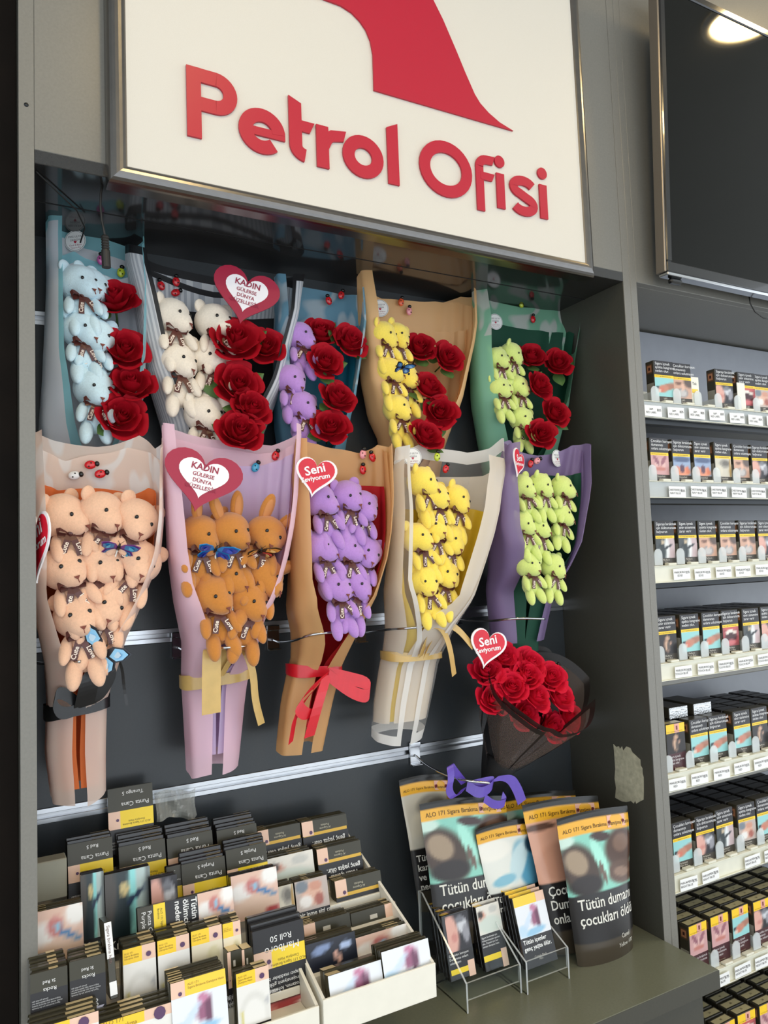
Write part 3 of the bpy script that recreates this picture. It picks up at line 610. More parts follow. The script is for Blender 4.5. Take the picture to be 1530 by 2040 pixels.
m = MB(); m.ell((0, 0, 0), (.0026, .0018, .0028), 10, 8); EYE = m.mesh('eye', 'eye_bead', True)
m = MB(); m.prism([(-.0036, .0022), (.0036, .0022), (0, -.0024)], (0, 0, 0), (1, 0, 0), (0, 0, 1), .0012); m.box((-.0004, -.0012, -.0062), (.0004, 0, -.002)); NOSE = m.mesh('nose', 'stitch')
m = MB()
for sx in (-1, 1):
    loop = [(sx * x, -.002 - y, z) for x, y, z in ((0, 0, 0), (.006, .003, .004), (.013, .005, .006), (.017, .004, .003), (.015, .0, -.002), (.008, -.001, -.001), (0, 0, 0))]
    m.strip(loop, .008, Vector((0, .3, 1)), 0, .0004)
    m.strip([(sx * .001, -.003, -.002), (sx * .004, -.005, -.010), (sx * .008, -.005, -.020), (sx * .011, -.004, -.030)], .0085, Vector((1, 0, sx * .3)), 0, .0004)
m.ell((0, -.004, 0), (.0035, .003, .0045), 8, 6)
m.tube([(math.cos(t) * .0172, .0155 - math.sin(t) * .0172, .003) for t in [2 * math.pi * k / 14 for k in range(15)]], .0022, 5)
BOW = m.mesh('neck_bow', 'bow_satin', False)
m = MB(); put(m, text('Love', .0085, 'CENTER', .0002), .0085, -.0225, y=-.0058, mi=0, rot=math.radians(-68)); put(m, text('Cute', .0085, 'CENTER', .0002), -.0058, -.0215, y=-.0058, mi=0, rot=math.radians(68)); BOWT = m.mesh('lettering', 'bow_print')
def head_pt(x, z):
    d = Vector((x, -math.sqrt(max(0, 1 - x * x - z * z)), z)); k = snout(d); return Vector((d.x * HR * 1.04 * k, d.y * HR * .93 * k, d.z * HR * .96 * k))
def toy(px, py, Y, colour, label, group, yaw=0, tilt=0, roll=0, sc=1., ears='bear', pose=0):
    d = toy_meshes(colour); hp = at(px, py, Y)
    E = Euler((math.radians(tilt), math.radians(roll), math.radians(yaw * .4)), 'XYZ'); off = E.to_matrix() @ Vector((0, 0, .081 * sc))
    kind = 'plush_rabbit' if ears == 'long' else 'plush_bear'
    t = thing(kind, label, 'soft toy', tuple(hp - off), E, group, sc)
    rs = random.Random(int(px * 7 + py))
    h = ob('head', d['head'], t, (0, 0, .081), (math.radians(rs.uniform(4, 20)), math.radians(rs.uniform(-9, 9)), math.radians(24 + yaw * .8)), 1.1)
    for s in (-1, 1):
        ob('eye', EYE, h, head_pt(s * .36, .13))
    ob('nose', NOSE, h, head_pt(0, -.36) + Vector((0, -.0002, 0)), (math.radians(-18), 0, 0))
    ob('torso', d['torso'], t, (0, .002, .037), None, (1, 1, .92))
    for s in (-1, 1):
        if ears == 'long': ob('ear', d['long_ear'], h, (s * .014, .002, .019), (math.radians(rs.uniform(-10, 25)), math.radians(s * rs.uniform(8, 40)), math.radians(s * -10)))
        else: ob('ear', d['ear'], h, (s * .0215, .002, .0205), (0, math.radians(s * 35), math.radians(s * -12)))
        ob('arm', d['arm'], t, (s * .0165, -.005, .053), (math.radians(-30), math.radians(s * -14), 0))
        ob('leg', d['leg'], t, (s * .0115, -.004, .024), (math.radians(-22), math.radians(s * -8), 0))
    b = ob('neck_bow', BOW, t, (0, -.0150, .0545), (math.radians(rs.uniform(-8, 8)), math.radians(rs.uniform(-14, 14)), 0))
    ob('lettering', BOWT, b)
    return t

# ------------------------------------------------------------------ roses
def velvet(name, c): return mat(name, c, .7, spec=.2, noise=.12, nscale=5., trans=.1, bump=.15, bscale=60)
velvet('petal_dark', (172, 8, 30)); velvet('petal_bright', (220, 26, 58))
mat('leaf', (86, 122, 62), .5, noise=.18, nscale=60, trans=.2, bump=.1, bscale=80); mat('stem', (70, 98, 48), .6)
def petal(r0, h, span, flare, seed, wav):
    """a cupped petal: rises as a bowl from the calyx, rim rolled outwards"""
    rs = random.Random(seed); ph = rs.uniform(0, 6); m = MB()
    def f(u, w):
        a = (u * 2 - 1); k = math.sin(math.pi * min(1, .14 + .86 * (w * .72 + .14))); ang = a * span * (.4 + .6 * k)
        r = r0 * math.sin(min(1, w * 1.12 + .04) * math.pi / 2) ** .75 + flare * max(0, w - .72) ** 2 * 9; z = h * w - .10 * h * a * a * w - flare * .8 * max(0, w - .8) * 1.5
        r += wav * math.sin(2.6 * a + ph) * w * w; z += wav * .6 * math.cos(3 * a + ph) * w * w
        return (r * math.cos(ang), r * math.sin(ang), z)
    m.grid(f, 8, 8); return m
PET = {}
for col in ('petal_dark', 'petal_bright'):
    L_ = {}
    L_['inner'] = [petal(.40, 1.10, 1.3, .05, s, .02).mesh('petal', col, True) for s in range(2)]
    L_['mid'] = [petal(.60, 1.04, 1.05, .16, s + 5, .04).mesh('petal', col, True) for s in range(3)]
    L_['outer'] = [petal(.80, .92, .9, .28, s + 9, .05).mesh('petal', col, True) for s in range(3)]
    m = MB()
    def sp(u, w):
        a = u * 5.2 * math.pi; r = .035 + .26 * u; return (r * (.72 + .28 * w) * math.cos(a), r * (.72 + .28 * w) * math.sin(a), (.1 + (1.02 - .06 * math.cos(a * 1.7)) * w * (1.0 - .08 * u)))
    m.grid(sp, 60, 4); L_['core'] = m.mesh('bud', col, True); PET[col] = L_
m = MB()
def leaff(u, w):
    a = u * 2 - 1; wd = .36 * math.sin(math.pi * min(1, w ** .8)) + .004; return (a * wd, .10 * abs(a) * math.sin(math.pi * w) + .12 * w * w, w)
m.grid(leaff, 6, 8); LEAF = m.mesh('leaf', 'leaf', True)
m = MB(); m.ell((0, 0, -.02), (.22, .22, .14), 10, 6); m.tube([(0, 0, -.1), (.01, 0, -.5), (0, .02, -1.0)], .05, 6); CALYX = m.mesh('stem', 'stem', True)
def rose(px, py, Y, dia, label, group, col='petal_dark', d=(-.1, -.95, .45), leaves=2, outer=5):
    rs = random.Random(int(px * 3 + py)); n = Vector(d) + Vector((rs.uniform(-.25, .25), 0, rs.uniform(-.2, .2))); n.normalize()
    q = Vector((0, 0, 1)).rotation_difference(n); R = dia / 2; P = at(px, py, Y) - n * R * .5
    t = thing('rose', label, 'rose', tuple(P), q.to_euler(), group, R); L_ = PET[col]
    ob('bud', L_['core'], t, None, (0, 0, rs.uniform(0, 6)))
    for nm, n_, tl in (('inner', 3, 0), ('mid', 5, .06), ('outer', outer, .12)):
        a0 = rs.uniform(0, 6)
        for k in range(n_): ob('petal', L_[nm][k % len(L_[nm])], t, (0, 0, 0), (rs.uniform(-.06, .06), tl + rs.uniform(-.05, .1), a0 + k * 2 * math.pi / n_ + rs.uniform(-.12, .12)), rs.uniform(.95, 1.06))
    ob('stem', CALYX, t)
    for k in range(leaves):
        a = rs.uniform(0, 6.28); ob('leaf', LEAF, t, (-.35 * math.sin(a), .35 * math.cos(a), .08), (rs.uniform(-1.5, -1.0), 0, a), rs.uniform(.95, 1.3))
    return t

# ------------------------------------------------------------------ bouquets
film('film_peach', (242, 220, 206), swirl=(246, 240, 236), alpha=.88, band=.62); film('film_orange', (232, 122, 60), alpha=1., trans=.3, rough=.7)
film('film_pink', (242, 206, 220), alpha=.97); film('film_lilac', (222, 200, 236), alpha=1.)
film('film_kraft', (226, 176, 118), alpha=.98); film('film_red', (196, 24, 36), alpha=1., rough=.75)
film('film_ivory', (236, 226, 212), alpha=.93); film('film_clear', (235, 235, 235), border=(244, 242, 238), bw=.045, alpha=.16, alpha_b=.92); film('film_yellow', (240, 206, 60), alpha=1.)
film('film_mauve', (150, 128, 172), alpha=.9); film('film_green_dark', (28, 84, 62), alpha=1., rough=.7)
film('film_aqua', (240, 244, 250), border=(150, 214, 224), bw=.05, alpha=.86); film('film_blue', (126, 180, 206), swirl=(196, 216, 226), alpha=.85, band=.6); film('film_teal', (40, 130, 156), alpha=1.)
film('film_stripe', (236, 238, 240), border=(36, 36, 38), bw=.03, stripe=(196, 200, 206), freq=46, alpha=.95); film('film_black', (34, 34, 36), alpha=1., rough=.7)
film('film_orange_pale', (240, 196, 140), alpha=.98); film('film_mint', (140, 200, 168), swirl=(206, 214, 206), alpha=.9, band=.78)
film('film_smoke', (122, 106, 98), border=(34, 28, 26), bw=.06, alpha=.34, alpha_b=.93, trans=.25)
for n_, c_ in (('black', (22, 22, 24)), ('gold', (206, 172, 104)), ('red', (206, 20, 36)), ('violet', (92, 66, 172))): mat('satin_' + n_, c_, .3, spec=.6, noise=.06, nscale=60, bump=.1, bscale=60)
mat('bug_black', (16, 14, 14), .2); mat('stick', (236, 232, 222), .5)
for n_, c_ in (('red', (206, 26, 36)), ('orange', (226, 92, 52)), ('pink', (232, 150, 156)), ('lime', (190, 206, 50)), ('blue', (60, 160, 200)), ('magenta', (196, 90, 160)), ('white', (226, 226, 226))): mat('bug_' + n_, c_, .25, coat=.4)
m = MB(); m.ell((0, 0, 0), (.0048, .0030, .0062), 12, 8); BUGM = m.mesh('wing_case', 'bug_red', True)
BUGS = {}
m = MB(); m.ell((0, 0, 0), (.0031, .0026, .0026), 10, 6); m.ell((-.0018, -.0018, -.006), (.0009, .0006, .0009), 6, 4); m.ell((.0018, -.002, -.009), (.0009, .0006, .0009), 6, 4); BUGH = m.mesh('head', 'bug_black', True)

def interp(pts, t):
    xs = [p[0] for p in pts]; return float(np.interp(t, xs, [p[1] for p in pts]))
class Wrap:
    def __init__(s, label, group, left, right, yb, depth, phi, name='bouquet_wrap'):
        s.yb, s.dp, s.ph = yb, depth, phi
        ym = yb[-1][1] - .03; zz = lambda P, k: at(*P[k], ym).z
        s.z0 = min(zz(left, -1), zz(right, -1)); s.z1 = max(zz(left, 0), zz(right, 0))
        def conv(P):
            out = []
            for u, v in P:
                y = ym
                for _ in range(3): t = max(0, min(1, (at(u, v, y).z - s.z0) / (s.z1 - s.z0))); y = s.Y(t) - s.D(t) / 2
                p = at(u, v, y); out.append((p.z, p.x))
            return sorted(out)
        s.L, s.R = L_, R_ = conv(left), conv(right); s.z0 = (L_[0][0] + R_[0][0]) / 2; s.z1 = (L_[-1][0] + R_[-1][0]) / 2
        s.base = Vector(((interp(L_, s.z0) + interp(R_, s.z0)) / 2, s.Y(0) - s.D(0) / 2, s.z0))
        s.o = thing(name, label, 'bouquet wrap', tuple(s.base), group=group)
    def t(s, z): return (z - s.z0) / (s.z1 - s.z0)
    def Y(s, t): return interp(s.yb, t)
    def D(s, t): return interp(s.dp, t)
    def pt(s, z, th, ins=0.):
        t = max(0, min(1, s.t(z))); a0, a1 = interp(s.L, z), interp(s.R, z); a = (a1 - a0) / 2 - ins; b = s.D(t) / 2 - ins * .8; c = (a0 + a1) / 2
        sx, cy_ = math.sin(th), math.cos(th); ex = .62
        return Vector((c + a * math.copysign(abs(sx) ** ex, sx), s.Y(t) - s.D(t) / 2 + b * math.copysign(abs(cy_) ** .8, cy_), z))
    def sheet(s, name, m, top=((-1, 0), (1, 0)), bottom=((-1, 0), (1, 0)), ins=0., phi=None, zb=None, zt=None, pleat=.0016, nu=56, nv=34, seed=1, fr=9, shift=0.):
        phi = phi or s.ph; z0 = s.z0 if zb is None else zb; z1 = s.z1 if zt is None else zt; rs = random.Random(seed); ph = [rs.uniform(0, 6.3) for _ in range(4)]
        mb = MB()
        def f(u, w):
            q = u * 2 - 1; a = z0 + interp(bottom, q); b = z1 + interp(top, q); z = a + (b - a) * w; t = max(0, min(1, s.t(z)))
            th = (q + shift) * math.radians(interp(phi, t)); p = s.pt(z, th, ins); n = Vector((math.sin(th), math.cos(th) * 1.0, 0))
            p += n * pleat * (math.sin(fr * q * 2 + ph[0] + 1.5 * w) + .6 * math.sin(fr * 2.3 * q + ph[1] - 3 * w) + .8 * math.sin(7 * w + ph[2] + 3 * q)) * (.5 + .5 * w)
            return p - s.base
        mb.grid(f, nu, nv, uv=True); return mb.build(name, m, s.o, True)
    def band(s, name, m, z, h, tilt=0., ins=-.004):
        mb = MB(); mb.grid(lambda u, w: s.pt(z + tilt * math.sin(u * 2 * math.pi) , u * 2 * math.pi, ins) + Vector((0, 0, (w - .5) * h * (1 + .2 * math.sin(u * 12)))) - s.base, 40, 3, closed=True); return mb.build(name, m, s.o, True)
    def ribbon(s, pts, w, side, m, notch=False):
        mb = MB(); P = [at(*p) - s.base for p in pts]
        # smooth the path
        for _ in range(2):
            Q = [P[0]]
            for a, b in zip(P[:-1], P[1:]): Q += [a.lerp(b, .25), a.lerp(b, .75)]
            Q.append(P[-1]); P = Q
        mb.strip(P, w, side, 0, .0005); return mb.build('ribbon_tail', m, s.o, False)
    def bug(s, px, py, col, rot=0, Y=None, sc=1.28):
        if col not in BUGS:
            me = BUGM.copy(); me.materials.clear(); me.materials.append(MATS['bug_' + col]); BUGS[col] = me
        z = at(px, py, s.Y(.9)).z; y = (s.Y(s.t(z)) - .012) if Y is None else Y
        p = at(px, py, y); b = ob('ladybird', BUGS[col], s.o, p - s.base, (0, math.radians(rot), 0), sc); ob('ladybird_head', BUGH, b, (0, -.0012, .0068)); return b
    def sticker(s, px, py, Y=None, yaw=0, r=.0165):
        y = s.Y(.88) - .013 if Y is None else Y; p = at(px, py, y); mb = MB()
        mb.prism([(r * math.cos(t), r * math.sin(t)) for t in [2 * math.pi * k / 32 for k in range(32)]], (0, 0, 0), (1, 0, 0), (0, 0, 1), .0004); st = mb.build('round_sticker', 'paper_white', s.o, False, p - s.base)
        st.rotation_euler = (0, math.radians(-4), math.radians(yaw))
        t_ = MB()
        put(t_, text('MISS LILYA\nDESIGN', .0044, 'CENTER', line=1.2), 0, .0052, y=-.0006, col=(70, 70, 74)); put(t_, text('♥', .0042, 'CENTER'), 0, -.0035, y=-.0006, col=(190, 60, 80)); put(t_, text('Çiçek & Balon\nTasarım Evi', .0034, 'CENTER', line=1.2), 0, -.0078, y=-.0006, col=(150, 60, 80))
        n = 40
        for k in range(n):
            a0, a1 = 2 * math.pi * k / n, 2 * math.pi * (k + 1) / n
            t_.add([(q * math.cos(a), -.0006, q * math.sin(a)) for a, q in ((a0, r * .90), (a1, r * .90), (a1, r * .94), (a0, r * .94))], [(0, 1, 2, 3)], 0, (120, 124, 126))
        t_.build('lettering', 'print', st)

def heart_pts(w, n=44):
    P = []
    for k in range(n):
        t = 2 * math.pi * k / n; x = 16 * math.sin(t) ** 3; y = 13 * math.cos(t) - 5 * math.cos(2 * t) - 2 * math.cos(3 * t) - math.cos(4 * t); P.append((x / 32 * w, y / 32 * w))
    return P
mat('card_red', (160, 12, 52), .35); mat('card_white', (244, 238, 238), .4); mat('card_bright', (214, 24, 48), .35, noise=.1, nscale=40)
def heart(px, py, Y, w, rot, yaw, kind, label, sq=1.):
    p = at(px, py, Y); t = thing('heart_card', label, 'heart card', tuple(p), (0, math.radians(rot), math.radians(yaw)), 'heart shaped cards in the bouquets')
    def H(s): return [(x * sq, z) for x, z in heart_pts(w * s)]
    if kind == 'kadin':
        mb = MB(); mb.prism(H(1), (0, .0012, 0), (1, 0, 0), (0, 0, 1), .0024); mb.build('red_border', 'card_red', t)
        mb = MB(); mb.prism([(x, z + w * .012) for x, z in H(.64)], (0, -.0013, 0), (1, 0, 0), (0, 0, 1), .0006); mb.build('white_field', 'card_white', t)
        mb = MB(); put(mb, text('KADIN', w * .135, 'CENTER', w * .0028), -w * .0, w * .10, y=-.0024); put(mb, text('GÜLERSE\nDÜNYA\nGÜZELLEŞİR', w * .082, 'CENTER', w * .0012, line=1.15), 0, w * .0, y=-.0024); mb.build('lettering', 'ink_red', t)
    else:
        mb = MB(); mb.prism(H(1), (0, .0012, 0), (1, 0, 0), (0, 0, 1), .002); mb.build('white_border', 'card_white', t)
        mb = MB(); mb.prism([(x, z + .001) for x, z in H(.88)], (0, -.0009, 0), (1, 0, 0), (0, 0, 1), .0006); mb.build('red_field', 'card_bright', t)
        mb = MB(); put(mb, text('Seni', w * .29, 'CENTER', w * .006), 0, w * .03, y=-.0022, rot=.42); put(mb, text('Seviyorum', w * .155, 'CENTER', w * .004), w * .03, -w * .12, y=-.0022, rot=.36); mb.build('lettering', 'card_white', t)
    return t
mat('ink_red', (150, 26, 60), .5)
def butterfly(px, py, Y, w, cols, label, rot, tilt=50, stick=None, yaw=0):
    p = at(px, py, Y); t = thing('butterfly_pick', label, 'butterfly', tuple(p), (math.radians(tilt), math.radians(rot), math.radians(yaw)), 'paper butterflies in the bouquets')
    up = [(0, .02), (.12, .26), (.34, .44), (.52, .46), (.48, .24), (.36, .08), (.0, -.02)]; lo = [(0, .02), (.34, .08), (.42, -.08), (.34, -.30), (.2, -.36), (.1, -.22), (0, -.06)]
    for sx in (-1, 1):
        for nm, P, c in (('fore_wing', up, 0), ('hind_wing', lo, 1)):
            mb = MB()
            def fr(k, q, y): return [(sx * (x * k + q[0]) * w, y - abs(x) * .35 * w, (z * k + q[1]) * w) for x, z in P]
            c3 = (sum(x for x, _ in P) / len(P), sum(z for _, z in P) / len(P)); K = len(P)
            a = fr(1, (0, 0), .0004); b = fr(1, (0, 0), -.0004); fs = [tuple(range(K)), tuple(range(K, 2 * K))[::-1]] + [(i, (i + 1) % K, K + (i + 1) % K, K + i) for i in range(K)]
            mb.add(a + b, fs, 0, cols[2])
            i_ = fr(.8, (c3[0] * .2, c3[1] * .2), -.0009); mb.add(i_, [tuple(range(K))[::-1] if sx > 0 else tuple(range(K))], 0, cols[c])
            i_ = fr(.4, (c3[0] * .6, c3[1] * .6), -.0012); mb.add(i_, [tuple(range(K))[::-1] if sx > 0 else tuple(range(K))], 0, cols[3])
            mb.build(nm, 'print', t)
    mb = MB(); mb.tube([(0, 0, .2 * w), (0, -.002, .05 * w), (0, 0, -.22 * w)], [.0012, .0022, .0008], 8); mb.tube([(0, 0, .2 * w), (.08 * w, 0, .36 * w)], .0003, 4); mb.tube([(0, 0, .2 * w), (-.08 * w, 0, .36 * w)], .0003, 4); mb.build('body', 'bug_black', t, True)
    if stick:
        mb = MB(); mb.tube([(0, .001, 0), Vector(at(*stick) - p) @ Euler((math.radians(tilt), math.radians(rot), math.radians(yaw))).to_matrix()], .0011, 6); mb.build('stick', 'stick', t, True)
    return t

PHI_B = [(0, 175), (.28, 176), (.36, 170), (.45, 154), (.56, 137), (.85, 129), (1, 125)]
PHI_T = [(0, 180), (.3, 178), (.5, 120), (.8, 92), (1, 82)]
DEP = [(0, .058), (.26, .062), (.36, .096), (.5, .118), (.8, .096), (1, .06)]
YLOW = [(0, -.065), (.3, -.072), (.5, -.092), (.7, -.115), (1, -.138)]
YUP = [(0, -.012), (.4, -.014), (1, -.03)]
zig = lambda *a: [(-1 + 2 * i / (len(a) - 1), v) for i, v in enumerate(a)]
GRP = 'wrapped bouquets hanging in the niche'

# --- lower row, from the left
b1 = Wrap('peach film bouquet wrap with rose print and black ribbon beside the left board', GRP, [(62, 850), (62, 1180), (72, 1250), (86, 1320), (93, 1400), (90, 1500), (102, 1592)], [(326, 880), (325, 1040), (316, 1110), (300, 1150), (272, 1215), (245, 1270), (228, 1330), (212, 1390), (211, 1500), (212, 1592)], YLOW, DEP, PHI_B)
b1.sheet('outer_sheet', 'film_peach', top=zig(0, -.01, .004, -.006, -.012, .006, -.014, .0, -.02), bottom=zig(.0, .004, .012, .02, .0, .01, -.004), seed=3)
b1.sheet('second_sheet', 'film_peach', top=zig(-.03, -.02, -.034, -.012, -.02, -.04), ins=.005, seed=5, zb=b1.z0 + .06, phi=[(0, 150), (.4, 130), (1, 90)])
b1.sheet('inner_sheet', 'film_orange', top=zig(-.082, -.066, -.074, -.07, -.079, -.07, -.08), ins=.009, phi=PHI_T, seed=6, zb=b1.z0 + .02)
b1.band('ribbon_band', 'satin_black', at(150, 1412, -.13).z, .018, .004)
b1.ribbon([(160, 1405, -.155), (120, 1375, -.165), (104, 1395, -.165), (120, 1425, -.162), (160, 1412, -.158)], .016, Vector((.2, 0, 1)), 'satin_black')
for pts, w in (([(168, 1405, -.16), (176, 1370, -.17), (186, 1335, -.172), (205, 1325, -.168), (215, 1350, -.165), (190, 1395, -.16), (168, 1408, -.158)], .026),): b1.ribbon(pts, w, Vector((1, 0, .2)), 'satin_black')
b1.ribbon([(225, 1300, -.15), (243, 1325, -.14), (247, 1370, -.13), (253, 1405, -.13)], .004, Vector((1, 0, 0)), 'satin_black')
for a in ((180, 926, 'red', 80), (200, 944, 'red', 75), (148, 947, 'white', 80)): b1.bug(*a)
b2 = Wrap('pale pink bouquet wrap with lilac lining and gold ribbon', GRP, [(321, 850), (326, 950), (336, 1100), (350, 1200), (366, 1280), (366, 1400), (373, 1535)], [(597, 862), (588, 960), (578, 1050), (566, 1110), (545, 1180), (515, 1250), (500, 1300), (482, 1400), (472, 1500), (468, 1538)], YLOW, DEP, PHI_B)
b2.sheet('outer_sheet', 'film_pink', top=zig(0, .004, .002, -.002, -.012, -.016, -.004, .008, .012), bottom=zig(.003, -.002, .01, .004, .0, .006, .0), seed=11)
b2.sheet('second_sheet', 'film_pink', top=zig(-.03, -.012, -.02, -.03, -.026, -.012), ins=.005, seed=12, zb=b2.z0 + .03, phi=[(0, 150), (.4, 125), (1, 80)])
b2.sheet('inner_sheet', 'film_lilac', top=zig(-.09, -.07, -.05, -.05, -.04, -.03), ins=.009, phi=PHI_T, seed=13, zb=b2.z0 + .03)
b2.band('ribbon_band', 'satin_gold', at(430, 1352, -.13).z, .018, .003)
b2.ribbon([(424, 1350, -.158), (440, 1310, -.165), (425, 1288, -.178), (422, 1300, -.184), (421, 1360, -.18), (421, 1422, -.176)], .027, Vector((1, 0, .05)), 'satin_gold')
b2.ribbon([(440, 1348, -.158), (462, 1310, -.165), (475, 1288, -.178), (490, 1296, -.18), (505, 1340, -.17), (508, 1395, -.165), (521, 1443, -.16)], [.022] * 4 + [.018] * 60, Vector((.8, .55, .1)), 'satin_gold') if False else b2.ribbon([(440, 1348, -.158), (462, 1310, -.165), (475, 1288, -.178), (490, 1296, -.18), (505, 1340, -.17), (508, 1395, -.165), (521, 1443, -.16)], .016, Vector((.8, .55, .1)), 'satin_gold')
b2.bug(549, 908, 'red', 25); b2.bug(509, 931, 'blue', 30)
b3 = Wrap('kraft orange bouquet wrap with red lining and red ribbon bow', GRP, [(592, 872), (586, 950), (583, 1060), (581, 1150), (577, 1215), (586, 1260), (584, 1310), (563, 1400), (554, 1492)], [(775, 890), (776, 980), (771, 1060), (763, 1110), (735, 1190), (708, 1240), (690, 1275), (672, 1330), (655, 1400), (636, 1497)], YLOW, DEP, PHI_B)
b3.sheet('outer_sheet', 'film_kraft', top=zig(0, .002, .006, .0, -.012, .002, -.004, -.002), bottom=zig(0, .0, .004, .006, -.002, .0), seed=21)
b3.sheet('second_sheet', 'film_kraft', top=zig(-.02, -.01, .0, -.012, -.002, -.014), ins=.005, seed=22, zb=b3.z0 + .02, phi=[(0, 155), (.4, 132), (1, 92)])
b3.sheet('inner_sheet', 'film_red', top=zig(-.062, -.06, -.064, -.066, -.07), ins=.009, phi=PHI_T, seed=23, zb=b3.z0 + .04)
b3.band('ribbon_band', 'satin_red', at(625, 1338, -.13).z, .017, -.004)
b3.ribbon([(655, 1342, -.156), (690, 1350, -.168), (738, 1362, -.165), (736, 1390, -.165), (700, 1380, -.17), (655, 1346, -.158)], .020, Vector((.15, 0, 1)), 'satin_red')
b3.ribbon([(650, 1346, -.158), (612, 1378, -.17), (590, 1410, -.172), (620, 1430, -.168), (648, 1380, -.164)], .02, Vector((.7, 0, .8)), 'satin_red')
b3.ribbon([(652, 1345, -.158), (635, 1400, -.172), (616, 1468, -.168)], .019, Vector((1, .2, .1)), 'satin_red'); b3.ribbon([(645, 1352, -.158), (590, 1415, -.170), (579, 1480, -.166)], .012, Vector((.8, .5, .3)), 'satin_red')
for a in ((723, 905, 'pink', 10), (742, 911, 'red', -20), (723, 936, 'red', 0)): b3.bug(*a)
b4 = Wrap('ivory bouquet wrap with clear white edged film and gold ribbon', GRP, [(797, 876), (790, 950), (781, 1080), (773, 1180), (776, 1250), (768, 1300), (751, 1400), (748, 1458)], [(1002, 938), (990, 985), (970, 1060), (945, 1130), (915, 1200), (882, 1250), (869, 1290), (856, 1360), (842, 1430), (830, 1474)], YLOW, DEP, PHI_B)
b4.sheet('clear_sheet', 'film_clear', top=zig(.012, .010, -.004, .022, .012, .02, .036, .03), bottom=zig(-.01, .0, .004, .0, -.01), ins=-.002, seed=31)
b4.sheet('outer_sheet', 'film_ivory', top=zig(-.008, -.02, -.035, -.032, -.03, -.01, -.004, .0), seed=32, zb=b4.z0 + .028, phi=[(0, 174), (.3, 174), (.38, 165), (.5, 146), (.85, 137), (1, 135)], shift=.18)
b4.sheet('inner_sheet', 'film_yellow', top=zig(-.11, -.09, -.09, -.09, -.1), ins=.008, phi=PHI_T, seed=33, zb=b4.z0 + .03)
b4.band('ribbon_band', 'satin_gold', at(815, 1308, -.13).z, .014, -.003)
b4.ribbon([(838, 1308, -.155), (850, 1275, -.165), (866, 1246, -.178), (884, 1255, -.18), (897, 1290, -.175), (905, 1345, -.17)], .017, Vector((.8, .5, .2)), 'satin_gold'); b4.ribbon([(845, 1306, -.155), (866, 1262, -.165), (885, 1240, -.17), (912, 1252, -.165), (942, 1288, -.16)], .014, Vector((.5, .4, .7)), 'satin_gold')
b4.bug(871, 910, 'lime', 10); b4.bug(888, 934, 'red', 25); b4.sticker(822, 911, yaw=-8)
b5 = Wrap('mauve bouquet wrap with dark green lining at the right end of the lower row', GRP, [(1012, 885), (992, 960), (986, 1050), (981, 1150), (979, 1220), (985, 1275)], [(1172, 888), (1165, 950), (1150, 1020), (1136, 1080), (1115, 1140), (1095, 1190), (1084, 1235), (1074, 1280)], YLOW, DEP, [(0, 166), (.3, 156), (.6, 138), (.85, 129), (1, 126)])
b5.sheet('outer_sheet', 'film_mauve', top=zig(.0, -.004, .01, -.02, .006, .008, .0), seed=41, pleat=.0022); b5.sheet('second_sheet', 'film_mauve', top=zig(-.02, .0, -.016, .004, -.01), ins=.005, seed=42, zb=b5.z0 + .03, phi=[(0, 140), (.4, 120), (1, 85)])
b5.sheet('inner_sheet', 'film_green_dark', top=zig(-.056, -.05, -.052, -.054, -.05), ins=.009, phi=PHI_T, seed=43, zb=b5.z0 - .02)
b5.bug(1057, 924, 'red', 20); b5.bug(1070, 918, 'pink', 60); b5.sticker(1110, 913, yaw=12)

# --- upper row, from the left (their stems hang behind the lower row)
def up(label, L_, R_, lo, k=0): return Wrap(label, GRP, L_ + [(lo[0], lo[2])], R_ + [(lo[1], lo[2])], YUP, [(0, .03), (.3, .056), (.55, .098), (.85, .094), (1, .064)], [(0, 176), (.25, 174), (.4, 158 + k * .3), (.6, 134 + k), (.85, 127 + k), (1, 126 + k)])
u1 = up('pale aqua film bouquet wrap at the upper left corner of the niche', [(92, 404), (90, 550), (85, 700), (77, 850)], [(292, 560), (290, 700), (284, 790), (262, 870)], (110, 190, 1090), 8)
u1.sheet('outer_sheet', 'film_aqua', top=zig(.012, .008, -.002, .008, -.01, -.02, -.004, -.03), seed=51, shift=-.06, zt=at(150, 440, -.06).z); u1.sheet('second_sheet', 'film_aqua', top=zig(-.02, -.03, -.012, -.03, -.02, .0), ins=.005, seed=52, zb=u1.z0 + .1, zt=at(190, 480, -.06).z, phi=[(0, 140), (.4, 115), (1, 80)])
u1.bug(201, 518, 'magenta', 0); u1.bug(241, 543, 'lime', 10); u1.sticker(150, 480, yaw=-30)
u2 = up('black and white striped bouquet wrap with black lining in the upper row', [(250, 517), (268, 600), (286, 700), (302, 780), (322, 850)], [(606, 548), (588, 650), (562, 760), (541, 820), (520, 870)], (370, 460, 1090), 8)
u2.sheet('outer_sheet', 'film_stripe', top=zig(.004, .012, .02, .004, -.004, .006, .016, .010, .0), seed=61); u2.sheet('second_sheet', 'film_stripe', top=zig(-.012, -.006, -.014, -.03, -.01, .004, -.006), ins=.006, seed=62, zb=u2.z0 + .1, phi=[(0, 140), (.4, 115), (1, 84)])
u2.sheet('inner_sheet', 'film_black', top=zig(-.072, -.066, -.07, -.07, -.064, -.062), ins=.011, phi=[(0, 180), (.3, 178), (.5, 130), (.8, 105), (1, 98)], seed=63)
for a in ((321, 569, 'red', -20), (351, 561, 'red', 0), (350, 583, 'red', 60)): u2.bug(*a)
u3 = up('blue smoky film bouquet wrap half hidden behind the striped one', [(548, 556), (548, 650), (548, 760), (552, 850)], [(722, 574), (716, 680), (702, 780), (690, 860)], (590, 660, 1090))
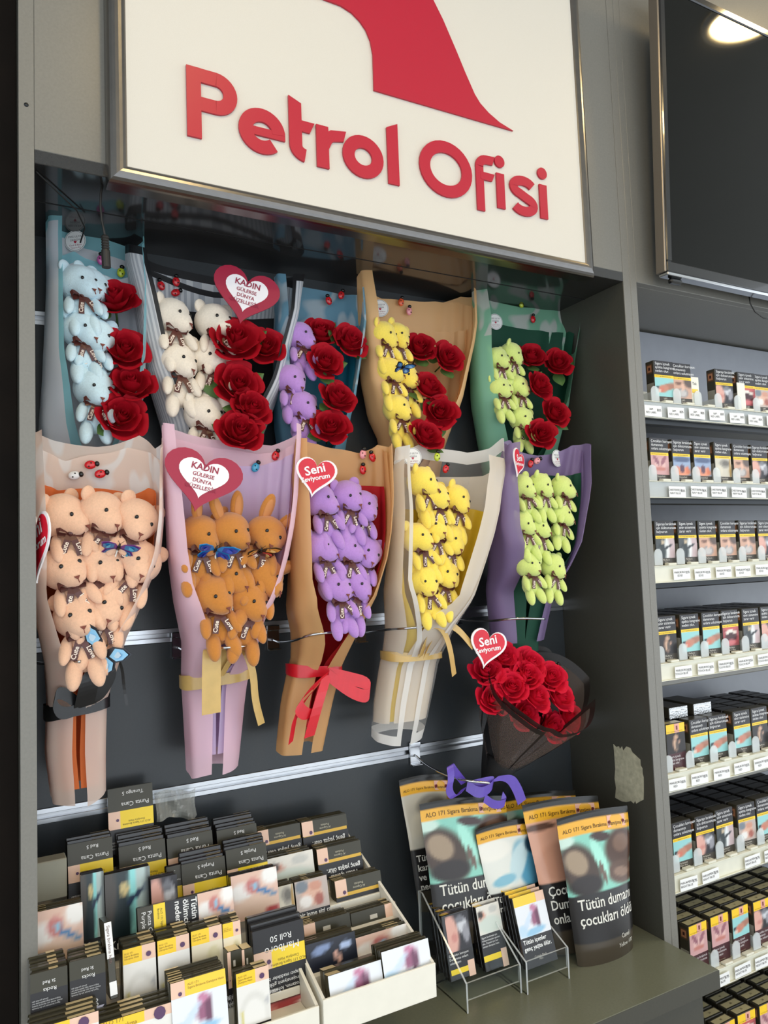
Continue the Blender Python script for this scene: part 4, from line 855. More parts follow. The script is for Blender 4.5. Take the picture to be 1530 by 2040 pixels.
u3.sheet('outer_sheet', 'film_blue', top=zig(.0, .004, .006, .0, -.004, -.002), seed=71); u3.sheet('inner_sheet', 'film_teal', top=zig(-.07, -.066, -.066, -.07), ins=.008, phi=PHI_T, seed=72)
u3.bug(655, 599, 'red', -20); u3.bug(680, 588, 'red', 20)
u4 = up('pale orange bouquet wrap with flared top corners in the upper row', [(716, 548), (721, 650), (726, 760), (737, 830), (757, 875)], [(944, 578), (937, 690), (921, 760), (903, 830), (880, 890)], (780, 850, 1090))
u4.sheet('outer_sheet', 'film_orange_pale', top=zig(.004, .002, -.01, -.028, -.022, -.004, -.01, .002), seed=81); u4.sheet('second_sheet', 'film_orange_pale', top=zig(-.03, -.036, -.03, -.02, -.018, -.03), ins=.006, seed=82, zb=u4.z0 + .1, phi=[(0, 140), (.4, 115), (1, 86)]); u4.sheet('inner_sheet', 'film_orange_pale', top=zig(-.085, -.08, -.08, -.08), ins=.011, phi=PHI_T, seed=83)
u4.bug(799, 602, 'orange', 15); u4.bug(815, 620, 'pink', 5); u4.sticker(757, 614, yaw=-14)
u5 = up('mint green film bouquet wrap with dark green lining at the upper right', [(945, 580), (943, 700), (945, 800), (956, 885)], [(1152, 588), (1142, 680), (1130, 770), (1112, 850)], (990, 1070, 1090))
u5.sheet('outer_sheet', 'film_mint', top=zig(.0, .0, .006, -.01, .008, .006, .002), seed=91); u5.sheet('second_sheet', 'film_mint', top=zig(-.02, -.01, -.02, -.004, -.01), ins=.006, seed=92, zb=u5.z0 + .1, phi=[(0, 140), (.4, 115), (1, 84)]); u5.sheet('inner_sheet', 'film_green_dark', top=zig(-.068, -.064, -.066, -.07), ins=.01, phi=[(0, 180), (.3, 178), (.5, 130), (.8, 100), (1, 94)], seed=93)
u5.bug(1039, 606, 'lime', 5); u5.bug(1062, 636, 'red', 0); u5.sticker(987, 641, yaw=-6)

# --- the toys
def toys(col, lab, grp, Y, pts, pos, sc, ears='bear', dy=None):
    for i, ((px, py, yaw, roll), p) in enumerate(zip(pts, pos)):
        toy(px, py, Y - (dy[i] if dy else 0), col, lab % p, grp, yaw, -6, roll, sc, ears if isinstance(ears, str) else ears[i])
toys('peach', 'peach plush bear, %s in the peach rose print bouquet', 'peach bears in the leftmost lower bouquet', -.166, [(124, 1028, 14, -14), (202, 1023, 4, 0), (270, 1036, -6, 16), (131, 1131, -12, -18), (199, 1119, -6, 2), (275, 1119, -10, 24), (158, 1227, -22, -6), (216, 1200, -14, 14)], ['top left', 'top middle', 'top right', 'left one of the middle row', 'centre one of the middle row', 'right one of the middle row', 'lowest', 'lower right'], 1.0, dy=[0.000, -0.001, 0.000, 0.004, 0.001, 0.003, 0.009, 0.005])
toys('brown', 'brown plush %s in the pink bouquet', 'brown toys in the pink bouquet', -.166, [(398, 1066, 10, 8), (457, 1060, 2, -4), (530, 1066, -16, 22), (398, 1158, 8, -20), (459, 1150, 0, 4), (527, 1150, 16, 30), (423, 1185, -6, -8), (495, 1197, -2, 12)], ['rabbit, top left', 'rabbit, top middle', 'rabbit with upright ears, top right', 'bear at the left edge', 'rabbit peeping out in the middle', 'rabbit leaning at the right edge', 'bear at the lower left', 'bear at the lower right'], .98, ['long', 'long', 'long', 'bear', 'long', 'long', 'bear', 'bear'], [.0, 0, 0, -.022, -.002, .001, .008, .008])
toys('purple', 'lilac plush bear, %s in the kraft orange bouquet', 'lilac bears in the kraft bouquet', -.166, [(637, 998, 8, -8), (689, 989, -8, -2), (721, 1009, 0, 14), (634, 1090, 12, -14), (687, 1092, 12, 0), (728, 1100, -14, 20), (668, 1169, -10, -6), (709, 1163, -4, 14)], ['top left', 'top middle', 'top right', 'left one of the middle row', 'centre one of the middle row', 'right one of the middle row', 'lowest left', 'lower right'], .87, dy=[0.003, 0.000, -0.002, 0.004, 0.003, 0.001, 0.009, 0.005])
toys('yellow', 'yellow plush bear, %s in the ivory bouquet', 'yellow bears in the ivory bouquet', -.166, [(840, 960, 6, -6), (864, 989, -6, -2), (907, 995, 0, 12), (830, 1072, -4, -10), (861, 1050, -14, -2), (897, 1075, -10, 16), (845, 1156, -22, -6), (884, 1143, -16, 14)], ['topmost', 'second from the top', 'top right', 'left one of the middle row', 'centre one of the middle row', 'right one of the middle row', 'lowest left', 'lower right'], .86, dy=[0.000, 0.002, 0.000, 0.005, 0.001, 0.004, 0.009, 0.006])
toys('lime', 'lime plush bear, %s in the mauve bouquet', 'lime bears in the mauve bouquet', -.166, [(1038, 970, -8, -8), (1075, 967, 2, 0), (1118, 972, 6, 10), (1115, 1026, 6, 14), (1038, 1042, -4, -8), (1068, 1050, -4, 2), (1051, 1125, -14, -4), (1100, 1127, -4, 12)], ['top left', 'top middle', 'top right', 'right one of the middle row', 'left one of the middle row', 'centre one of the middle row', 'lowest left', 'lowest right'], .77, dy=[0.000, -0.001, -0.001, 0.002, 0.003, 0.000, 0.005, 0.005])
toys('sky', 'pale blue plush bear, %s in the aqua bouquet', 'pale blue bears in the aqua bouquet', -.079, [(158, 566, 2, -4), (178, 572, 0, 4), (162, 658, 4, -4), (189, 672, -8, 4), (188, 776, -6, 0)], ['topmost left', 'topmost right', 'left one of the middle pair', 'right one of the middle pair', 'lowest'], .92, dy=[0.011, 0.000, 0.011, 0.008, 0.017])
toys('cream', 'cream plush bear, %s in the striped bouquet', 'cream bears in the striped bouquet', -.079, [(341, 633, 12, -4), (427, 643, -6, 0), (354, 722, 4, 0), (416, 714, -10, -4), (407, 826, -2, 4)], ['topmost left', 'top right under the heart', 'left one of the middle pair', 'right one of the middle pair', 'lowest'], 1.0, dy=[.004, 0, .008, .002, .016])
toys('purple', 'violet plush bear, %s in the blue smoky bouquet', 'violet bears in the blue bouquet', -.079, [(596, 672, 4, 0), (578, 757, -2, 0), (601, 810, 2, 4)], ['topmost', 'middle', 'lowest'], .86, dy=[0.000, 0.011, 0.019])
toys('yellow', 'yellow plush bear, %s in the pale orange bouquet', 'yellow bears in the pale orange bouquet', -.079, [(762, 668, 6, 0), (789, 671, -2, 4), (774, 740, 6, 0), (806, 754, -10, 0), (790, 815, 4, 0)], ['topmost left', 'topmost right', 'left one of the middle pair', 'right one of the middle pair', 'lowest'], .84, dy=[0.007, 0.000, 0.013, 0.006, 0.020])
toys('lime', 'lime plush bear, %s in the mint green bouquet', 'lime bears in the mint bouquet', -.079, [(989, 716, -8, -3), (1017, 706, 6, 8), (993, 775, -8, -3), (1030, 772, -6, 4), (1038, 835, -14, 6)], ['topmost left', 'topmost right', 'left one of the middle pair', 'right one of the middle pair', 'lowest'], .78, dy=[0.007, 0.000, 0.013, 0.008, 0.020])
# --- the roses
def roses(lab, grp, Y, pts, pos, dia, col='petal_dark', d=(-.1, -.95, .45), leaves=2):
    for i, ((px, py), p) in enumerate(zip(pts, pos)): rose(px, py, Y - .012 * i * (len(pts) < 8), dia[i] if isinstance(dia, list) else dia, lab % p, grp, col, d, leaves)
POS5 = ['topmost', 'second from the top', 'third from the top', 'fourth from the top', 'lowest']
roses('red fabric rose, %s in the aqua bouquet', 'roses in the aqua bouquet', -.085, [(228, 597), (247, 700), (262, 768), (242, 832)], ['topmost', 'second from the top', 'third from the top', 'lowest'], .068)
roses('red fabric rose, %s in the striped bouquet', 'roses in the striped bouquet', -.1, [(528, 692), (471, 680), (474, 768), (500, 815), (477, 862)], ['beside the large top one', 'large topmost', 'third from the top', 'fourth from the top', 'lowest'], [.062, .082, .072, .062, .070])
roses('red fabric rose, %s in the blue smoky bouquet', 'roses in the blue bouquet', -.085, [(640, 664), (697, 681), (647, 722), (672, 793), (658, 852)], POS5, .062)
roses('red fabric rose, %s in the pale orange bouquet', 'roses in the pale orange bouquet', -.085, [(835, 694), (891, 714), (853, 772), (876, 822), (848, 869)], POS5, .062)
roses('red fabric rose, %s in the mint green bouquet', 'roses in the mint bouquet', -.085, [(1057, 711), (1111, 724), (1074, 769), (1105, 823), (1077, 866)], POS5, .060)

# --- the red rose bouquet in black film
RP = [(1002, 1310), (969, 1338), (1054, 1322), (1047, 1347), (1096, 1350), (1019, 1369), (981, 1393), (1066, 1388), (1114, 1388), (1042, 1422), (1134, 1430), (1099, 1449)]
RN = ['at the top of the black film bouquet', 'at its upper left below the heart', 'at its top right of the first', 'in the second row', 'at its upper right edge', 'left of its centre', 'at its left edge', 'in its centre', 'right of its centre', 'at its lower left front', 'at its far right', 'lowest at the front']
for i, ((px, py), n_) in enumerate(zip(RP, RN)):
    q = math.hypot((px - 1050) / 100, (py - 1385) / 75); rose(px, py, -.172 + .03 * q * q, .060, 'bright red soap rose %s' % (n_ if i == 0 else n_ + ', black film bouquet'), 'roses in the black film bouquet', 'petal_bright', (-.05 + (px - 1050) * .003, -.9, .62 - (py - 1385) * .003), 0, 5)
tip = at(990, 1545, -.10); cen = at(1048, 1392, -.135)
rb = thing('bouquet_wrap', 'black translucent film cone with black borders around the red rose bouquet', 'bouquet wrap', tuple(tip), group=GRP)
ax = (cen - tip).normalized(); nrm = Vector((.12, -.78, .62)).normalized(); e1 = Vector((1, 0, 0)); e1 = (e1 - nrm * e1.dot(nrm)).normalized(); e2 = nrm.cross(e1)
def cone_sheet(name, m, a0, a1, ext, rad, seed, off=0.):
    mb = MB(); rs = random.Random(seed); p_ = rs.uniform(0, 6)
    def f(u, w):
        a = math.radians(a0 + (a1 - a0) * u); E = interp(ext, u); r = rad * (w ** .75) * E; lift = interp([(0, 0), (.5, .55), (1, 1.0)], w)
        p = tip.lerp(cen, min(1, lift * 1.0)) + (e1 * math.cos(a) * 1.05 + e2 * math.sin(a)) * r + nrm * (.03 * max(0, w - .6) / .4 * E) + nrm * .003 * math.sin(5 * a + p_) * w - nrm * off
        return p - tip
    mb.grid(f, 40, 20, uv=True); return mb.build(name, m, rb, True)
cone_sheet('back_sheet', 'film_smoke', 20, 175, [(0, .95), (.16, 1.18), (.3, 1.02), (.55, 1.14), (.75, 1.0), (1, .95)], .108, 1, .006)
cone_sheet('right_sheet', 'film_smoke', -60, 60, [(0, .95), (.3, 1.0), (.55, 1.3), (.8, 1.12), (1, .9)], .108, 2, .002)
cone_sheet('front_sheet', 'film_smoke', -170, -20, [(0, .90), (.2, .84), (.45, .80), (.5, .92), (.8, 1.0), (1, 1.06)], .106, 3, -.022)
cone_sheet('left_sheet', 'film_smoke', 150, 250, [(0, .98), (.5, .92), (1, .86)], .106, 4, -.014)
cone_sheet('inner_cone', 'film_black', 0, 360, [(0, 1), (1, 1)], .052, 5, .05)
mb = MB(); mb.tube([Vector((0, 0, 0)) + (cen - tip) * .2, Vector((0, 0, 0)), (tip - cen) * .15], [.03, .024, .024], 16); mb.build('stem_wrap', 'film_black', rb, True)
class _R: pass
rr_ = _R(); rr_.o = rb; rr_.base = tip
for pts, w, sd in (([(925, 1560, -.13), (905, 1535, -.14), (895, 1520, -.14), (900, 1550, -.15), (893, 1575, -.15), (905, 1592, -.15), (925, 1570, -.14)], .014, (1, 0, .3)), ([(930, 1565, -.14), (955, 1582, -.155), (978, 1570, -.155), (985, 1555, -.15), (960, 1560, -.145), (935, 1566, -.14)], .018, (.3, 0, 1)), ([(985, 1552, -.15), (1015, 1548, -.15), (1030, 1570, -.15), (1040, 1598, -.15)], .02, (1, 0, .4)), ([(965, 1590, -.155), (985, 1605, -.155), (1010, 1600, -.155), (1000, 1585, -.15)], .014, (.4, 0, 1))):
    Wrap.ribbon(rr_, pts, w, Vector(sd), 'satin_violet')
Wrap.bug.__get__(type('Q', (), {'o': rb, 'base': tip, 'Y': lambda s, t: -.12, 't': lambda s, z: 1.})())(1108, 1331, 'lime', 30, -.128)

# --- hearts and butterflies
heart(490, 584, -.118, .100, 12, -4, 'kadin', 'red bordered heart card with printed verse above the cream bears', 1.08)
heart(404, 951, -.206, .094, 14, -2, 'kadin', 'red bordered heart card with printed verse on the pink wrap', 1.18)
heart(629, 946, -.208, .066, 12, -24, 'seni', 'red heart card with white script tucked into the kraft orange wrap', .95)
heart(972, 1287, -.168, .074, 16, -8, 'seni', 'red heart card with white script at the black film bouquet', .95)
heart(74, 1078, -.20, .10, 2, -72, 'seni', 'red heart card seen at an angle beside the left board', .8)
heart(1033, 920, -.200, .055, 20, 30, 'seni', 'red heart card turned edge on in the mauve bouquet', .9)
butterfly(236, 1091, -.195, .048, ((24, 120, 176), (40, 96, 160), (110, 50, 130), (60, 170, 206)), 'blue and purple paper butterfly between the peach bears', 10, 62, (212, 1160, -.17))
butterfly(203, 1300, -.195, .066, ((150, 206, 240), (140, 200, 236), (40, 44, 52), (200, 228, 246)), 'pale blue paper butterfly below the peach bears', 38, 20, None, -20)
butterfly(428, 1096, -.195, .056, ((36, 70, 170), (30, 60, 160), (20, 130, 200), (50, 90, 200)), 'deep blue paper butterfly above the brown toys', 8, 62, (432, 1145, -.17))
butterfly(518, 1098, -.19, .05, ((216, 150, 70), (196, 70, 60), (60, 36, 20), (236, 200, 130)), 'orange and red paper butterfly above the brown toys', -4, 68, (500, 1120, -.17))
butterfly(802, 731, -.15, .034, ((70, 130, 190), (50, 100, 170), (20, 20, 30), (150, 190, 220)), 'small blue paper butterfly among the yellow bears of the orange wrap', 4, 62)

# --- wire hooks on the rails
bk = MB(); bk.box((-.011, -.004, -.021), (.011, -.0008, .021), 0, .0008); bk.box((-.011, -.007, .012), (.011, -.004, .021), 0, .0008); bk.box((-.011, -.012, -.021), (.011, -.004, -.0185), 0, .0006); BKM = bk.mesh('bracket', 'chrome')
def hook(bpx, pts, label):
    b0 = at(bpx[0], bpx[1], -.001); t = thing('wire_hook', label, 'hook', tuple(b0), group='wire hooks on the slat rails'); ob('bracket', BKM, t)
    P = [Vector((0, -.005, -.004))] + [at(*p) - b0 for p in pts]
    for _ in range(2):
        Q = [P[0]]
        for a, b in zip(P[:-1], P[1:]): Q += [a.lerp(b, .25), a.lerp(b, .75)]
        Q.append(P[-1]); P = Q
    mb = MB(); mb.tube(P, .0021, 8); mb.build('wire', 'chrome', t, True)
hook((355, 1285), [(375, 1300, -.06), (395, 1298, -.14), (440, 1291, -.2), (488, 1288, -.2), (498, 1284, -.175)], 'chrome wire hook in front of the pink bouquet')
hook((543, 1270), [(560, 1281, -.06), (590, 1276, -.13), (620, 1263, -.18), (690, 1258, -.178)], 'chrome wire hook in front of the kraft orange bouquet')
hook((717, 1257), [(735, 1260, -.06), (770, 1254, -.12), (810, 1252, -.178), (855, 1247, -.178), (868, 1245, -.165)], 'chrome wire hook in front of the ivory bouquet')
hook((40, 1300), [(75, 1322, -.10), (100, 1322, -.16), (160, 1318, -.2)], 'wire hook in front of the peach bouquet by the left board')
hook((905, 1222), [(915, 1236, -.03), (975, 1238, -.12), (1030, 1231, -.180), (1085, 1233, -.178)], 'thin wire hook in front of the mauve bouquet')
hook((825, 1500), [(850, 1525, -.05), (890, 1545, -.10), (930, 1556, -.16), (975, 1560, -.17)], 'wire hook on the lowest rail holding the black film bouquet')

# ------------------------------------------------------------------ white display trays with flat tobacco packs
YT = -.318
def tray(pl, pr, label):
    A, B = at(*pl, YT), at(*pr, YT); x0, x1 = A.x, B.x; zf = .045; z0 = (A.z + B.z) / 2 - zf
    t = thing('display_tray', label, 'tray', (x0, YT, z0), group='white sloping display trays'); w = x1 - x0; th = .004
    yb = -.008 - YT; zr = 1.158 - z0; sl = (zr - zf) / yb
    mb = MB(); mb.box((0, 0, 0), (w, th, zf), 0, .0008); mb.build('front_wall', 'white_plastic', t)
    for x in (0, w - th):
        mb = MB(); mb.prism([(th + .0002, 0), (yb, sl * yb), (yb, zr), (th + .0002, zf)], (x, 0, 0), (0, 1, 0), (0, 0, 1), th); mb.build('side_wall', 'white_plastic', t)
    for k in range(6):
        a = .006 + k * .049; z = .026 + k * .049 * .40; mb = MB(); mb.box((th + .0003, a, z - .03 + .01 * (k == 0)), (w - th - .0003, a + .0485, z), 0, .0006); mb.build('step', 'white_plastic', t)
    mb = MB(); mb.box((0, yb + .0002, .06), (w, yb + .004, zr), 0, .0006); mb.build('back_wall', 'white_plastic', t)
    for x in (.03, w - .06):
        mb = MB(); mb.box((x, .17, ZC - z0 + .0005), (x + .015, .185, .06), 0, .001); mb.build('leg', 'steel_dark', t)
        mb = MB(); mb.box((x, .275, ZC - z0 + .0005), (x + .015, .29, .09), 0, .001); mb.build('leg', 'steel_dark', t)
    return t
tray((644, 1990), (868, 1921), 'white sloping tray with two columns of flat packs, right one'); tray((56, 2206), (636, 2000), 'wide white sloping tray of tobacco packs beside the left board')

OLIVE = (54, 51, 34); BLK = (28, 26, 28); YEL = (244, 212, 40); SEAL = (234, 196, 172); WHT = (236, 236, 234); PURP = (84, 50, 90)
mat('tobacco_card', (56, 52, 36), .22, noise=.05, nscale=50); mat('tobacco_black', (30, 28, 28), .22, coat=.3); mat('grey_card', (150, 148, 132), .6)
def seal_dot(mb, x, z, r, y=-.0012, col=PURP): mb.add([(x + r * math.cos(2 * math.pi * k / 10), y, z + r * math.sin(2 * math.pi * k / 10)) for k in range(10)], [tuple(range(10))], 0, col)
def flat_face(kind, w, h, extra):
    mb = MB(); y = -.0004
    if kind == 'punta':
        za = h * .64 if extra.get('hi') else h * .66; zb = za - h * .27
        mb.rect(0, za, w, h, y, OLIVE); mb.rect(0, zb, w, za, y, YEL); mb.rect(0, 0, w, zb, y, BLK); mb.rect(0, zb, w * .26, za, y - .0003, SEAL); seal_dot(mb, w * .2, (za + zb) / 2, w * .034)
        put(mb, text('Punta Cana', w * .135, 'CENTER'), w * .6, za + (h - za) * .34, y - .0003, WHT, flip=True); put(mb, text(extra.get('t', 'Red 5'), w * .115, 'CENTER'), w * .55, za + (h - za) * .80, y - .0003, WHT, flip=True)
        put(mb, text('ALO 171 Sigara Bırakma\nDanışma Hattı', w * .062, 'CENTER'), w * .62, zb + (za - zb) * .25, y - .0003, (90, 80, 20), flip=True)
        put(mb, text('Tütün kullanımı her öldüğünüz\nakciğer zarlaşması kronik\nbronşite neden olmaktadır.', w * .064, 'RIGHT'), w * .04, zb * .25, y - .0003, WHT, flip=True)
    elif kind == 'genc':
        mb.rect(0, h * .60, w, h, y, OLIVE); mb.rect(w * .02, h * .5, w * .98, h * .6, y, (214, 170, 50)); mb.rect(0, 0, w, h * .5, y, BLK); mb.rect(0, h * .52, w * .24, h, y - .0003, SEAL); seal_dot(mb, w * .18, h * .62, w * .035)
        put(mb, text('Tütün içenler\ngenç yaşta ölür.', h * .215, 'CENTER', .0002, line=.95), w * .55, h * .10, y - .0003, WHT, flip=True, sx=.92); put(mb, text('Al Capone\nPockets', h * .1, 'CENTER'), w * .5, h * .72, y - .0003, (190, 184, 160), flip=True)
    elif kind == 'band':
        mb.rect(0, h * .52, w, h, y, OLIVE); mb.rect(0, h * .3, w, h * .52, y, YEL); mb.rect(0, 0, w, h * .3, y, BLK); s = extra.get('s', 0); mb.rect(w * s, h * .3, w * (s + .24), h, y - .0003, SEAL); seal_dot(mb, w * (s + .12), h * .45, w * .035)
        put(mb, text('Tütün içmek ölümcül akciğer\nkanserine neden olur', h * .12, 'CENTER'), w * .5, h * .05, y - .0003, WHT, flip=True); mb.rect(w * .4, h * .7, w * .56, h * .82, y - .0003, (190, 184, 170))
    elif kind == 'pic':
        zb = h * extra.get('b', .0); pic(mb, extra['p'], 0, zb, w, h, 14, y)
        if zb: mb.rect(0, 0, w, zb, y, BLK); put(mb, text(extra.get('t', ''), extra.get('s', zb * .62), 'LEFT', .0002), w * .04, zb * .3, y - .0003, WHT)
    elif kind == 'ring':
        mb.rect(0, h * .78, w * .58, h, y, (246, 204, 40)); mb.rect(w * .58, h * .78, w, h, y, SEAL); seal_dot(mb, w * .78, h * .86, w * .08); pic(mb, extra.get('p', 'ring'), 0, h * .12, w, h * .78, 14, y); mb.rect(0, 0, w, h * .12, y, BLK)
        put(mb, text('ALO 171\nSigara Bırakma\nDanışma Hattı', w * .075), w * .04, h * .92, y - .0003, (140, 110, 30)); put(mb, text('Tütün içmek bar', w * .09), w * .05, h * .03, y - .0003, WHT)
    elif kind == 'toe':
        mb.rect(0, h * .74, w, h, y, (246, 206, 56)); mb.rect(0, h * .74, w * .25, h, y - .0003, SEAL); seal_dot(mb, w * .16, h * .80, w * .035); pic(mb, 'toe', 0, h * .08, w, h * .74, 16, y); mb.rect(0, 0, w, h * .08, y, BLK)
        put(mb, text('ALO 171\nSigara Bırakma Danışma Hattı', w * .055), w * .3, h * .9, y - .0003, (150, 120, 40))
    elif kind == 'rocks':
        mb.rect(0, h * .76, w, h, y, OLIVE); mb.rect(0, 0, w, h * .76, y, BLK); put(mb, text('Rocks', w * .15, 'CENTER'), w * .52, h * .79, y - .0003, WHT, flip=True); put(mb, text('St Red', w * .13, 'CENTER'), w * .5, h * .88, y - .0003, WHT, flip=True)
        put(mb, text('Çocuklar görür\nÇocuklar yapar', w * .115, 'RIGHT', .0002), w * .06, h * .40, y - .0003, WHT, flip=True); put(mb, text('Sigara bırakmak için bu konuda\ndestek almak için danışma hattına\nbaşvurarak bilgi alabilirsiniz her\nzaman yardım alın', w * .06, 'RIGHT', line=1.05), w * .04, h * .58, y - .0003, (200, 200, 200), flip=True)
        mb.add([(w * .5, y - .0003, h * .2), (w * .62, y - .0003, h * .2), (w * .95, y - .0003, h * .36), (w * .42, y - .0003, h * .36)], [(0, 1, 2, 3)], 0, (196, 196, 216)); mb.rect(w * .3, h * .12, w * .62, h * .2, y - .0003, (206, 150, 120))
    elif kind == 'roll':
        mb.rect(0, h * .76, w, h, y, BLK); mb.rect(0, h * .56, w, h * .76, y, YEL); mb.rect(0, 0, w, h * .56, y, (24, 22, 24)); mb.rect(0, h * .56, w * .34, h * .76, y - .0003, SEAL); seal_dot(mb, w * .28, h * .64, w * .04)
        put(mb, text('Marlboro', w * .18, 'CENTER'), w * .55, h * .79, y - .0003, WHT, flip=True); put(mb, text('Roll 50', w * .15, 'CENTER'), w * .54, h * .9, y - .0003, WHT, flip=True); put(mb, text('ALO 171 Sigara Bırakma\nDanışma Hattı', w * .07, 'CENTER'), w * .66, h * .60, y - .0003, (120, 104, 30), flip=True)
        put(mb, text('Tütün dumanında benzen,\nnitrozamin, formaldehit ve\nhidrojensiyanit gibi kanser\nyapıcı maddeler bulunur', w * .088, 'RIGHT', line=1.1), w * .02, h * .28, y - .0003, WHT, flip=True); pic(mb, 'wound', 0, .0, w, h * .24, 12, y - .0002)
    elif kind == 'side':
        pic(mb, 'surgery', w * .62, 0, w, h, 12, y); mb.rect(w * .28, 0, w * .62, h, y, BLK); mb.rect(w * .16, 0, w * .28, h, y, YEL); mb.rect(0, 0, w * .16, h, y, OLIVE)
        put(mb, text('Tütün iç\nölümcül a\nneden ol', w * .085, 'LEFT', .0002), w * .55, h * .96, y - .0003, WHT, rot=-math.pi / 2); put(mb, text('Punta Cana\nPurple 5', w * .06, 'LEFT'), w * .10, h * .9, y - .0003, WHT, rot=-math.pi / 2); put(mb, text('ALO 171 Sigara\nBırakma', w * .03, 'LEFT'), w * .23, h * .9, y - .0003, (90, 80, 20), rot=-math.pi / 2)
    return mb
def add_top(mb, w, t, h, s0, s1, col=(226, 206, 160)):
    mb.add([(w * s0, .0004, h + .0004), (w * s1, .0004, h + .0004), (w * s1, t - .0004, h + .0004), (w * s0, t - .0004, h + .0004)], [(0, 1, 2, 3)], 0, col)
BODY = {}
def stack(TL, TR, Y, h, n, t, kind, label, group, lean=14, extra=None, body='tobacco_card', seal=(.0, .24), rise=.2, name='tobacco_pack', yawd=0, cat='tobacco pack'):
    extra = extra or {}; a, b = at(*TL, Y), at(*TR, Y); w = b.x - a.x; zt = (a.z + b.z) / 2; E = Euler((-math.radians(lean), 0, math.radians(yawd))); R = E.to_matrix(); gap = t + .0007
    mb = MB(); mb.box((0, 0, 0), (w, t, h), 0, min(.0012, t * .2)); body_me = mb.mesh(name, body)
    f = flat_face(kind, w, h, extra)
    if seal: add_top(f, w, t, h, *seal)
    fm = f.mesh('printed_face', 'print'); tm = None
    if seal: q = MB(); add_top(q, w, t, h, *seal); tm = q.mesh('tax_seal', 'print')
    for k in range(n):
        P = Vector((a.x, Y, zt)) - R @ Vector((0, 0, h)) + R @ Vector((0, k * gap, 0)) + Vector((random.uniform(-.0014, .0014) if k else 0, 0, k * gap * rise + (random.uniform(-.001, .0015) if k else 0)))
        o_ = ob(name, body_me, None, P, E)
        if k == 0: tag(o_, label, cat, group); ob('printed_face', fm, o_)
        else:
            tag(o_, '%s flat pack behind the %s' % (ORD[min(7, k - 1)], label), cat, group) if len(label.split()) < 10 else tag(o_, '%s flat pack behind the %s' % (ORD[min(7, k - 1)], ' '.join(label.split()[:10])), cat, group)
            if tm: ob('tax_seal', tm, o_)
G1 = 'flat packs in the right white tray'; G2 = 'tobacco packs in the left white tray'
TH = .0044
stack((513, 1655), (597, 1640), -.062, .046, 5, TH, 'genc', 'upside down death warning pack, back row left', G1)
stack((600, 1638), (689, 1622), -.062, .046, 6, TH, 'genc', 'upside down death warning pack, back row right', G1)
stack((530, 1710), (622, 1694), -.108, .048, 6, TH, 'pic', 'pack with pale sickbed picture, second row left', G1, extra={'p': 'sick'}, seal=(.5, .8))
stack((630, 1691), (717, 1675), -.108, .046, 5, TH, 'genc', 'upside down death warning pack, second row right', G1)
stack((586, 1758), (650, 1743), -.154, .052, 5, .005, 'pic', 'pack with infant picture and stroke warning, third row', G1, extra={'p': 'baby', 'b': .2, 't': 'bir inme sizi çaresiz', 's': .0085}, seal=(.3, .5))
stack((549, 1768), (583, 1760), -.158, .05, 5, .005, 'pic', 'narrow grey pack left of the infant picture, third row', G1, extra={'p': 'grey'}, seal=None)
stack((666, 1754), (757, 1735), -.154, .048, 5, TH, 'genc', 'upside down death warning pack, third row right', G1)
stack((604, 1840), (696, 1821), -.200, .048, 6, .0044, 'band', 'yellow banded pack, fourth row left', G1)
stack((698, 1818), (788, 1798), -.200, .048, 5, TH, 'band', 'yellow banded pack with seal at right, fourth row', G1, extra={'s': .74}, seal=(.74, .98))
stack((608, 1881), (706, 1857), -.245, .052, 4, .007, 'pic', 'pack with dark bottle picture, fifth row left', G1, extra={'p': 'dark_bottle'}, seal=None)
stack((708, 1866), (810, 1842), -.245, .046, 5, TH, 'pic', 'pack with skin picture, fifth row right', G1, extra={'p': 'surgery'}, seal=(.6, .85))
stack((653, 1945), (758, 1912), -.302, .046, 2, .014, 'pic', 'thick pack with purple toe picture, front row left', G1, extra={'p': 'toe', 'b': .08}, seal=(.0, .24))
stack((759, 1896), (852, 1870), -.302, .048, 6, .0044, 'pic', 'pack with purple toe picture, front row right', G1, extra={'p': 'toe', 'b': .14, 't': 'Tütün içenler', 's': .009}, seal=None)
# left tray
stack((214, 1572), (303, 1560), -.035, .092, 1, .009, 'punta', 'tallest brown packet, standing at the back', G2, 8, {'t': 'Turango 5', 'hi': 1}, seal=None)
for TL, TR, lab, n in (((134, 1683), (223, 1667), 'leftmost', 3), ((236, 1687), (328, 1671), 'second', 5), ((332, 1670), (422, 1655), 'third', 5), ((431, 1655), (510, 1640), 'fourth', 5)):
    stack(TL, TR, -.075, .082, n, .006, 'punta', 'upside down brown packet, %s of the back row' % lab, G2, 14, None, body='tobacco_black', seal=(.55, .95), rise=.7)
stack((331, 1728), (360, 1722), -.118, .08, 2, .006, 'punta', 'brown packet half hidden in the second row', G2, 14, {'t': 'P'}, body='tobacco_black', seal=None)
stack((361, 1722), (447, 1706), -.122, .08, 4, .006, 'punta', 'upside down purple line packet, left of second row', G2, 14, {'t': 'Purple 5'}, body='tobacco_black', seal=(.6, .95), rise=.7)
stack((449, 1694), (529, 1678), -.118, .08, 4, .006, 'punta', 'upside down purple line packet, right of second row', G2, 14, {'t': 'Purple 5'}, body='tobacco_black', seal=(.6, .95), rise=.7)
stack((160, 1743), (206, 1736), -.128, .10, 2, .008, 'pic', 'tall pouch with door picture, left of the pair', G2, 10, {'p': 'door_teal', 'b': .2, 't': 'Kronik', 's': .015}, body='tobacco_black', seal=None)
stack((208, 1743), (298, 1725), -.134, .10, 2, .008, 'pic', 'tall pouch with door picture, right of the pair', G2, 10, {'p': 'door_teal', 'b': .2, 't': 'Kronik bro', 's': .015}, body='tobacco_black', seal=None)
